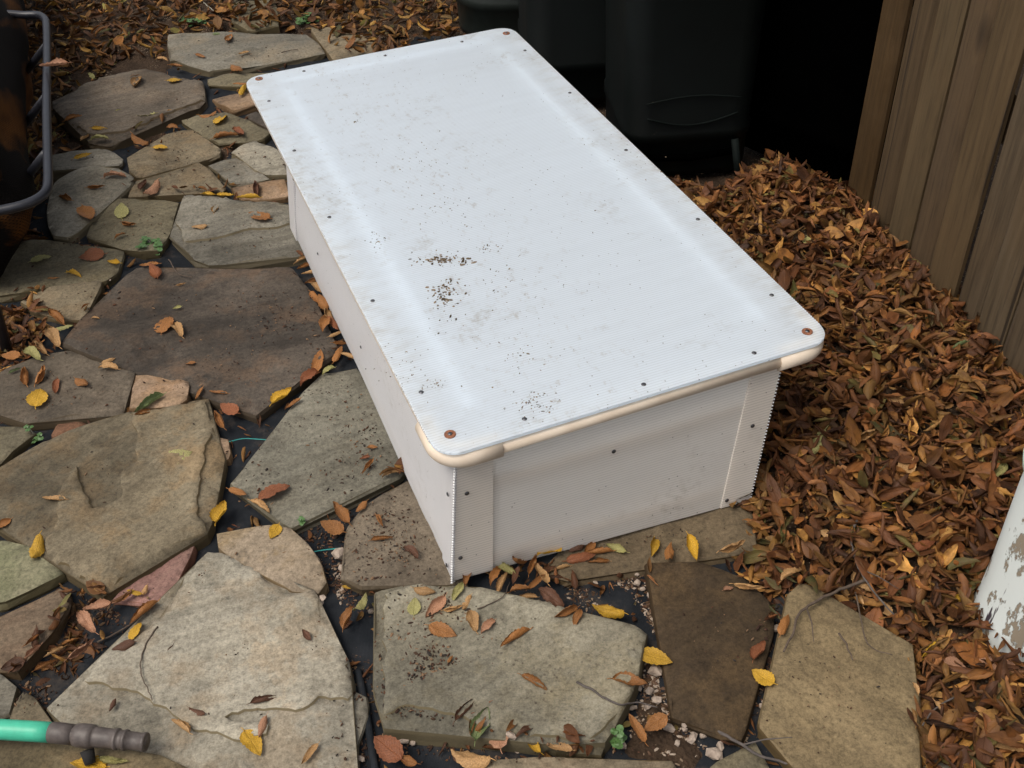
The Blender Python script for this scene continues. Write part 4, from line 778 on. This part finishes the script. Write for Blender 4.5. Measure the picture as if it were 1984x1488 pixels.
def scatter_mesh(name, pts, sizes, cols, kinds, mat, nu, nv, tiltmax, label, cat):
    protos = [leaf_geo(k, s, nu, nv, (.65, .85, 1.0, 1.15)[i_ % 4]) for i_, (k, s) in enumerate(kinds)]; nP = len(protos); VV = []; FF = []; UU = []; CC = []; off = 0
    pick = RNG.integers(0, nP, len(pts)); A = RNG.uniform(0, 2 * math.pi, len(pts)); B1 = RNG.normal(0, tiltmax, len(pts)); B2 = RNG.normal(0, tiltmax, len(pts)); flip = RNG.random(len(pts)) < .4
    for i, p in enumerate(pts):
        Vv, Ff, UV = protos[pick[i]]; S = sizes[i]; v = Vv * np.array([S * 1.05, S, S])
        c1, s1 = math.cos(B1[i]), math.sin(B1[i]); b2 = B2[i] + (math.pi if flip[i] else 0); c2, s2 = math.cos(b2), math.sin(b2); ca, sa = math.cos(A[i]), math.sin(A[i])
        x, y, z = v[:, 0], v[:, 1], v[:, 2]; y, z = y * c1 - z * s1, y * s1 + z * c1; x, z = x * c2 + z * s2, -x * s2 + z * c2; x, y = x * ca - y * sa, x * sa + y * ca
        z = z - z.min() * .6
        VV.append(np.stack([x + p[0], y + p[1], z + p[2]], 1)); FF.append(np.array(Ff) + off); off += len(v); UU.append(UV)
        c = np.ones((len(v), 4)); c[:, :3] = cols[i]; CC.append(c)
    V = np.vstack(VV); F = np.vstack(FF); U = np.vstack(UU); C = np.vstack(CC); me = bpy.data.meshes.new(name)
    me.vertices.add(len(V)); me.vertices.foreach_set('co', V.ravel()); me.loops.add(F.size); me.loops.foreach_set('vertex_index', F.ravel().astype(np.int32)); me.polygons.add(len(F))
    me.polygons.foreach_set('loop_start', np.arange(0, F.size, 4, dtype=np.int32)); me.polygons.foreach_set('loop_total', np.full(len(F), 4, np.int32)); me.polygons.foreach_set('use_smooth', np.ones(len(F), bool))
    me.update(); me.validate(); uvl = me.uv_layers.new(name='UVMap'); uvl.data.foreach_set('uv', U[F.ravel()].ravel()); ca_ = me.color_attributes.new('leafcol', 'FLOAT_COLOR', 'POINT'); ca_.data.foreach_set('color', C.ravel())
    me.materials.append(mat); o = bpy.data.objects.new(name, me); COL.objects.link(o); tag(o, label, cat, kind='stuff'); return o
PAL = np.array([1.0, .93, .68]) * .62 * np.array([(.30, .135, .045), (.26, .105, .035), (.22, .085, .035), (.35, .18, .06), (.40, .23, .09), (.16, .065, .03), (.12, .05, .028), (.33, .15, .07), (.24, .20, .08), (.15, .15, .06), (.55, .30, .10)])
PW = np.array([18, 17, 14, 12, 9, 12, 10, 8, 3, 2, 5.0]); PW /= PW.sum()
def litter(poly, n, thick, smin, smax, clear=False):
    P = np.array([(p.x, p.y) for p in poly]); lo, hi = P.min(0), P.max(0); out = []
    while len(out) < n:
        q = RNG.uniform(lo, hi, (n, 2)); k = inpoly(q[:, 0], q[:, 1], poly); out += q[k].tolist()
    out = np.array(out[:n]); zb = bed(out[:, 0], out[:, 1]); d = edgedist(out[:, 0], out[:, 1], poly)
    z = zb + RNG.uniform(0, 1, n) * thick * np.minimum(1, .25 + d / .05)
    keep_ = np.ones(len(out), bool)
    for s in STONES:
        k = inpoly(out[:, 0], out[:, 1], s[1]); z = np.where(k, np.maximum(z, s[2] + .003), z); keep_ &= ~(k & (edgedist(out[:, 0], out[:, 1], s[1]) > .004))
    if clear: out, z = out[keep_], z[keep_]; n = len(out)
    return np.column_stack([out, z]), RNG.uniform(smin, smax, n), PAL[RNG.choice(len(PAL), n, p=PW)] * np.minimum(RNG.lognormal(-.05, .45, (n, 1)), 1.9)
K1 = [(k, i * 1.9 + 40) for i, k in enumerate('rrrrrrcrcccctttffcfrfc')]
p, s, c = litter(LIT_Rw, 7000, .030, .022, .056)
scatter_mesh('leaf_litter', p, s, c, K1, M['leaf'], 6, 9, .55, 'thick bed of curled brown autumn leaves between the box and the fence', 'leaf litter')
p, s, c = litter(LIT_Lw, 6000, .022, .028, .052)
wgt = p[:, 1] < 3.4
scatter_mesh('leaf_litter', p, s, c * np.array([1.12, 1.22, 1.05]), K1, M['leaf'], 4, 7, .55, 'bed of fallen brown leaves at the upper left beyond the flagstones', 'leaf litter')
p, s, c = litter(LIT_Mw, 420, .02, .024, .044)
G1 = [at(x, y, 0) for x, y in [(135, 1145), (195, 1160), (260, 1175), (180, 1215), (220, 1250), (120, 1330), (90, 1360), (30, 1310), (75, 1245), (125, 1185)]]
p2, s2, c2 = litter(G1, 420, .014, .018, .038, True)
scatter_mesh('leaf_litter', np.vstack([p, p2]), np.concatenate([s, s2]), np.vstack([c, c2 * .8]), K1, M['leaf'], 5, 8, .35, 'broken brown leaves heaped in the gaps at the left edge', 'leaf litter')

FR = [([(925, 1128), (950, 1085), (1040, 1062), (1095, 1100), (1120, 1165), (1010, 1158), (950, 1148)], 75), ([(570, 500), (612, 505), (690, 700), (700, 720), (640, 700), (640, 640)], 90), ([(1490, 1165), (1530, 1160), (1490, 1330), (1465, 1420), (1440, 1420), (1475, 1290)], 60),
      ([(860, 1425), (1010, 1432), (1170, 1460), (1180, 1480), (860, 1480)], 45), ([(230, 270), (330, 245), (320, 300), (245, 305)], 40), ([(240, 370), (470, 375), (470, 392), (240, 384)], 40), ([(0, 555), (90, 545), (180, 620), (80, 640)], 60), ([(1180, 1120), (1260, 1100), (1270, 1230), (1225, 1215)], 25), ([(1140, 1060), (1200, 1035), (1280, 1040), (1240, 1080), (1150, 1095)], 18), ([(700, 940), (790, 920), (770, 940), (600, 1000)], 26)]
PP, SS, CC2 = [], [], []
for poly, k in FR:
    a, b, c = litter([at(x, y, .0) for x, y in poly], k * 2, .012, .012, .036, True); PP.append(a); SS.append(b); CC2.append(c)
gp = np.column_stack([RNG.uniform(-1.2, .45, 5200), RNG.uniform(.62, 2.95, 5200)]); k = inpoly(gp[:, 0], gp[:, 1], FAB)
for s_ in STONES: k &= ~inpoly(gp[:, 0], gp[:, 1], s_[1])
lw = [(Minv.inverted() @ Vector(q))[:2] for q in ((0, 0, 0), (.49, 0, 0), (.49, 1, 0), (0, 1, 0))]; k &= ~inpoly(gp[:, 0], gp[:, 1], lw); gp = gp[k]
gp = gp[np.array([noise.noise(Vector((a * 5, b * 5, 2))) for a, b in gp]) > -.3][:900]
print('gap leaves', len(gp)); PP.append(np.column_stack([gp, RNG.uniform(.004, .012, len(gp))])); SS.append(RNG.uniform(.008, .032, len(gp))); CC2.append(PAL[RNG.choice(len(PAL), len(gp), p=PW)])
scatter_mesh('leaf_litter', np.vstack(PP), np.concatenate(SS), np.vstack(CC2), K1, M['leaf'], 5, 8, .4, 'small broken brown leaves caught in the gaps of the paving and along the box', 'leaf litter')

# ------------------------------------------------------------------ crumbs of soil and bark
def crumbs(name, clusters, label, cat):
    ico = bmesh.new(); bmesh.ops.create_icosphere(ico, subdivisions=1, radius=1); iv = np.array([v.co[:] for v in ico.verts]); ifa = np.array([[v.index for v in f.verts] for f in ico.faces]); ico.free()
    VV = []; FF = []; CC = []; off = 0
    for (x, y, rx, ry, n, smin, smax, pal) in clusters:
        for _ in range(n):
            wd = 1.9 if (pal == 'lid' and random.random() < .4) else 1; g = (random.gauss(0, .5) * wd, random.gauss(0, .5) * wd); px, py = x + g[0] * rx, y + g[1] * ry
            if pal == 'lid': q = at(px, py, ZL); z = ZL + .0002
            else:
                q = at(px, py, .03); st, z = surf(q.x, q.y); q = at(px, py, z); z = z if st is None else z - .001
                if pal == 'p' and st is not None: continue
                if name == 'soil_gravel' and st is not None and random.random() < .8: continue
                lp = Minv @ q
                if .0 < lp.x < .5 and 0 < lp.y < 1.0: continue
            S = random.uniform(smin, smax) * random.uniform(.5, 1); sc = np.array([S * random.uniform(.6, 2.2), S * random.uniform(.5, 1), S * random.uniform(.4, .9)]); v = iv * sc * RNG.uniform(.75, 1.2, iv.shape)
            a = random.uniform(0, 6.28); ca, sa = math.cos(a), math.sin(a); v = np.stack([v[:, 0] * ca - v[:, 1] * sa + q.x, v[:, 0] * sa + v[:, 1] * ca + q.y, v[:, 2] + z], 1)
            c = {'d': random.choice([(.035, .02, .015), (.05, .03, .02), (.08, .04, .025), (.03, .025, .022), (.16, .10, .06)]), 'p': random.choice([(.30, .24, .19), (.18, .13, .09), (.06, .035, .02), (.10, .06, .04), (.05, .03, .02)]), 'lid': random.choice([(.06, .045, .03), (.12, .09, .06), (.20, .15, .10)])}[pal]
            VV.append(v); FF.append(ifa + off); off += len(v); cc = np.ones((len(v), 4)); cc[:, :3] = c; CC.append(cc)
    V = np.vstack(VV); F = np.vstack(FF); me = bpy.data.meshes.new(name); me.from_pydata(V.tolist(), [], F.tolist()); ca_ = me.color_attributes.new('grain', 'FLOAT_COLOR', 'POINT'); ca_.data.foreach_set('color', np.vstack(CC).ravel()); me.materials.append(M['grain'])
    o = bpy.data.objects.new(name, me); COL.objects.link(o); return tag(o, label, cat, kind='stuff')
n = NT('crumb', .95); a_ = n.n('Attribute', attribute_name='grain'); n.base(a_.outputs['Color']); n.p.inputs['Specular IOR Level'].default_value = .1; M['grain'] = n.m
crumbs('soil_crumbs', [(820, 1290, 90, 110, 520, .001, .0032, 'd'), (880, 1160, 120, 40, 200, .001, .003, 'd'), (790, 1345, 60, 60, 160, .001, .003, 'd'), (1000, 1300, 160, 120, 160, .0008, .0022, 'd'),
    (760, 1050, 90, 90, 300, .001, .0026, 'd'), (690, 850, 90, 130, 260, .001, .0026, 'd'), (560, 610, 140, 80, 200, .001, .0028, 'd'), (430, 1110, 50, 30, 90, .0008, .0022, 'd'),
    (470, 1280, 180, 130, 110, .0008, .0022, 'd'), (250, 950, 200, 140, 120, .0008, .0022, 'd'), (420, 700, 200, 110, 120, .0008, .002, 'd'), (450, 440, 120, 60, 100, .0008, .0022, 'd'),
    (250, 420, 120, 60, 80, .001, .002, 'd'), (130, 760, 120, 60, 60, .001, .002, 'd'), (1620, 1330, 140, 140, 70, .0008, .002, 'd'), (1390, 1240, 80, 110, 60, .0008, .002, 'd'), (1300, 1050, 100, 25, 60, .001, .002, 'd'),
    (250, 200, 120, 60, 70, .001, .0024, 'd'), (480, 95, 120, 30, 60, .001, .0024, 'd'), (380, 300, 120, 60, 110, .001, .0024, 'd')],
    'dark crumbs of soil and bark sprinkled over the flagstones', 'crumbs')
crumbs('soil_gravel', [(1265, 1250, 22, 120, 900, .001, .0042, 'p'), (1200, 1120, 70, 22, 260, .001, .0035, 'p'), (1290, 1400, 60, 60, 700, .001, .0045, 'p'), (1000, 1455, 180, 22, 500, .001, .0035, 'd'), (1420, 1450, 60, 25, 200, .001, .004, 'p'),
    (1480, 1280, 18, 110, 300, .001, .0036, 'd'), (660, 1130, 16, 60, 140, .001, .004, 'p'), (690, 1190, 22, 60, 160, .001, .003, 'd'), (620, 1040, 40, 25, 80, .001, .003, 'd'), (1100, 1150, 120, 18, 300, .001, .003, 'd'),
    (230, 1180, 70, 40, 300, .001, .0035, 'd'), (480, 900, 60, 160, 500, .001, .003, 'd'), (640, 1130, 60, 160, 500, .001, .003, 'd'), (400, 300, 300, 160, 700, .001, .003, 'd'), (200, 620, 200, 160, 500, .001, .003, 'd'), (690, 1330, 50, 160, 350, .001, .003, 'd'), (1160, 1160, 140, 40, 400, .001, .003, 'p'), (170, 470, 60, 12, 140, .001, .003, 'd'), (330, 270, 40, 25, 120, .001, .003, 'd'), (420, 160, 60, 15, 80, .001, .003, 'd'), (60, 1350, 50, 40, 200, .001, .003, 'd'), (720, 1120, 60, 12, 120, .001, .003, 'd'), (700, 1460, 60, 40, 90, .001, .003, 'd')],
    'dark soil and pale grit lying in the gaps between the stones', 'soil')
crumbs('lid_debris', [(860, 505, 38, 9, 110, .0009, .0034, 'lid'), (864, 572, 24, 30, 110, .0009, .0030, 'lid'), (945, 480, 22, 8, 22, .0008, .002, 'lid'), (1045, 780, 40, 22, 70, .0007, .0018, 'lid'), (870, 410, 60, 50, 50, .0007, .0018, 'lid'),
    (975, 540, 60, 60, 40, .0007, .0018, 'lid'), (1010, 690, 50, 30, 36, .0007, .0018, 'lid'), (730, 465, 14, 14, 22, .0007, .002, 'lid'), (790, 310, 60, 50, 40, .0006, .0016, 'lid'), (780, 700, 40, 50, 30, .0007, .0018, 'lid'), (1000, 400, 280, 220, 60, .0006, .0014, 'lid'), (840, 745, 30, 12, 22, .0007, .0018, 'lid'), (1260, 330, 60, 60, 16, .0006, .0016, 'lid'), (692, 236, 4, 2, 5, .001, .002, 'lid')],
    'specks of dark dirt and plant bits lying on the white lid', 'debris')

# ------------------------------------------------------------------ limestone chips
CH = [(1234,1113,18),(1236,1130,20),(1245,1142,16),(1259,1153,22),(1153,1129,14),(1281,1219,20),(1288,1251,26),(1270,1302,44),(1238,1334,18),(1259,1340,22),(1271,1358,24),(1255,1370,20),(1225,1373,20),(1294,1410,26),(1327,1412,22),(1342,1431,30),(1361,1427,22),(1384,1463,40),(1206,1446,20),(718,1185,18),(657,1075,36),(782,1437,26),(699,1471,24),(801,1440,20),(1005,1453,20),(990,1427,22),(1341,1429,20),(1325,1408,18),(1504,1219,24),(1484,1362,22),(1476,1371,18),(626,1160,20),(622,1171,18),(663,1103,22),(716,470,8),(214,543,9),(1395,1448,22),(1312,1440,20),(470,808,16)]
for i, (x, y, s) in enumerate(CH):
    q = at(x, y, 0.004); st, z = surf(q.x, q.y); q = at(x, y, max(z, .004) + .001) if st is None else at(x, y, z); L = s / 2124 * 1.75 * .42
    bm = bmesh.new(); bmesh.ops.create_icosphere(bm, subdivisions=1, radius=1); ax = (random.uniform(.7, 1.25), random.uniform(.55, .9), random.uniform(.35, .6))
    for v in bm.verts:
        k = 1 + random.uniform(-.28, .22); v.co = Vector((v.co.x * ax[0] * k, v.co.y * ax[1] * k, v.co.z * ax[2] * k)) * L
    o = bm_obj('limestone_chip', bm, M['chip'], loc=(q.x, q.y, q.z + L * .25)); o.rotation_euler = (random.uniform(-.2, .2), random.uniform(-.2, .2), random.uniform(0, 6.28))
    nn = min(STONES, key=lambda t: edgedist(np.array([q.x]), np.array([q.y]), t[1])[0]); rec_ = f"{'large ' if s > 29 else 'small ' if s < 19 else ''}pale limestone chip in the gap beside the {nn[0]}"
    o['label'] = rec_; o['category'] = 'stone chip'; o['group'] = 'limestone chips in the gaps'; o['_y'] = q.y
dd = defaultdict(list)
for o in COL.objects:
    if o.name.startswith('limestone_chip'): dd[o['label']].append(o)
for k, g_ in dd.items():
    g_.sort(key=lambda q: q['_y'])
    for i, o in enumerate(g_):
        if len(g_) == 2: o['label'] = f"{('nearer', 'farther')[i]} {k}"
        elif len(g_) > 2: o['label'] = (f"{['nearest', 'second nearest', 'third nearest', 'fourth nearest', 'fifth nearest', 'sixth nearest', 'seventh nearest', 'eighth nearest', 'ninth nearest', 'tenth nearest', 'eleventh nearest', 'twelfth nearest', 'thirteenth nearest', 'fourteenth nearest', 'fifteenth nearest'][min(i, 14)]} {k}" if i < len(g_) - 1 else f"farthest {k}")
        del o['_y']

# ------------------------------------------------------------------ twigs
TW = [([(304,1214),(284,1245),(274,1275),(275,1309),(296,1356)], .0016, 'twig', 'thin curved dark twig lying on the biggest pale slab'),
 ([(1660,1009),(1649,1043),(1656,1090),(1669,1124),(1703,1176),(1729,1206)], .0026, 'greytwig', 'bent grey twig crossing the leaf bed toward the sandy slab'),
 ([(1690,1120),(1626,1150),(1579,1167),(1549,1189),(1536,1227),(1519,1262)], .0034, 'twig', 'thick brown twig lying over the far corner of the sandy slab'),
 ([(1119,1321),(1153,1340),(1198,1363),(1232,1374),(1272,1382)], .0022, 'greytwig', 'grey twig sticking over the right edge of the thick grey slab'),
 ([(1343,1405),(1407,1433),(1472,1463),(1545,1492)], .0034, 'greytwig', 'straight grey twig in the gap at the bottom right of the dark brown slab'),
 ([(1656,1154),(1669,1206),(1686,1253),(1729,1268)], .0015, 'twig', 'hair thin twig curling on the sandy slab'),
 ([(1626,1227),(1641,1250),(1652,1279)], .002, 'twig', 'short dark twig in the middle of the sandy slab'),
 ([(189,1244),(225,1226),(257,1206),(309,1167)], .002, 'twig', 'dark twig crossing the leaf heap toward the pink triangle'),
 ([(1850,1352),(1815,1373),(1789,1407),(1772,1459)], .0018, 'greytwig', 'thin grey twig curving through the leaves at the lower right'),
 ([(926,1180),(952,1168),(975,1155),(990,1140)], .0012, 'twig', 'fine brown twig at the far edge of the thick grey slab'),
 ([(330,513),(345,530),(372,537)], .0018, 'twig', 'short brown twig beside the green weed'),
 ([(82,928),(130,922),(205,915)], .0001, 'twig', None),
 ([(545,102),(560,98),(577,95)], .002, 'twig', 'short dark twig on the long slab behind the frame'),
 ([(130,-5),(134,30),(141,62)], .0022, 'stem', 'thin pale stem leaning over the far leaves at the upper left'),
 ([(395,5),(415,22),(434,42)], .0018, 'stem', 'pale fine stem lying in the leaves beyond the long slab')]
for pts, r_, mt, lab in TW:
    if not lab: continue
    r_ *= .78
    W_ = []
    for x, y in pts:
        q = at(x, y, .03); st, z = surf(q.x, q.y); z = z + r_ + (.022 if st is None and inpoly([q.x], [q.y], LIT_Rw)[0] else .003); W_.append(at(x, y, z))
    zs = [w.z for w in W_]; W_ = [Vector((w.x, w.y, (w.z + max(zs)) / 2)) for w in W_]
    path = smooth_path(W_, 6); path = [p + Vector((noise.noise(p * 90) * .002, noise.noise(p * 90 + Vector((9, 0, 0))) * .002, 0)) for p in path]
    bm = bmesh.new(); c0 = path[len(path) // 2].copy(); N_ = len(path)
    tube(bm, [p - c0 for p in path], [r_ * (1 - .5 * i / N_) * (1 + .15 * noise.noise(Vector((i, 0, r_ * 99)))) for i in range(N_)], 7)
    if r_ > .0019:
        i = N_ // 2; d = (path[i] - path[i - 1]).normalized(); s = Vector((-d.y, d.x, .2)); tube(bm, [path[i] - c0, path[i] - c0 + (d + s) * .02, path[i] - c0 + (d * 1.6 + s * 1.3) * .03], [r_ * .5, r_ * .4, r_ * .2], 6)
    tag(bm_obj('twig', bm, M[mt], smooth=True, loc=c0), lab, 'twig')

# ------------------------------------------------------------------ weeds
def weed(px, py, spread, nl, size, label):
    q = at(px, py, .02); st, z = surf(q.x, q.y); q = at(px, py, z); root = tag(empty('weed', q), label, 'weed'); bs = bmesh.new(); bl = bmesh.new()
    for k in range(nl):
        a = random.uniform(0, 6.28); r_ = spread * random.uniform(.2, 1); h = random.uniform(.006, .03); tip = Vector((r_ * math.cos(a), r_ * math.sin(a), h))
        tube(bs, smooth_path([(0, 0, 0), tip * .5 + Vector((0, 0, h * .3)), tip], 3), .0007, 5)
        for t in range(3):
            ca = a + t * 2.09 + random.uniform(-.3, .3); c = tip + Vector((math.cos(ca), math.sin(ca), random.uniform(-.2, .3))) * size * .75; vs = [bl.verts.new(c + Vector((0, 0, .001)))]
            ring = [bl.verts.new(c + Vector((size * .8 * math.cos(i * math.pi / 4), size * .8 * math.sin(i * math.pi / 4), random.uniform(-.15, .35) * size))) for i in range(8)]
            for i in range(8): bl.faces.new((vs[0], ring[i], ring[(i + 1) % 8]))
    bm_obj('stem', bs, M['stem'], root); bm_obj('leaves', bl, M['weed'], root)
weed(303, 490, .028, 16, .0075, 'green weed with small round leaves growing between stones at the left')
weed(1192, 1436, .018, 8, .0065, 'small bright clover at the bottom edge by the thick grey slab')
weed(73, 854, .014, 5, .006, 'tiny green seedling behind the big tan slab')
weed(378, 50, .035, 14, .009, 'green weed among the leaves beyond the long slab')
weed(592, 1024, .014, 5, .004, 'pale little sprout on the fabric above the white and tan chunk')
weed(590, 48, .035, 12, .009, 'green weed at the rear end of the long slab')

# leaf caught on the chair tube
me = leaf_mesh('c', 'P', 1); o = bpy.data.objects.new('fallen_leaf', me); COL.objects.link(o); o.location = at(104, 128, ZC + .014); o.scale = (.06,) * 3; o.rotation_euler = (.1, .2, 1.9)
tag(o, 'pale pinkish leaf caught on top of the dark chair tube', 'leaf', 'fallen leaves')
print('objects', len(COL.objects))
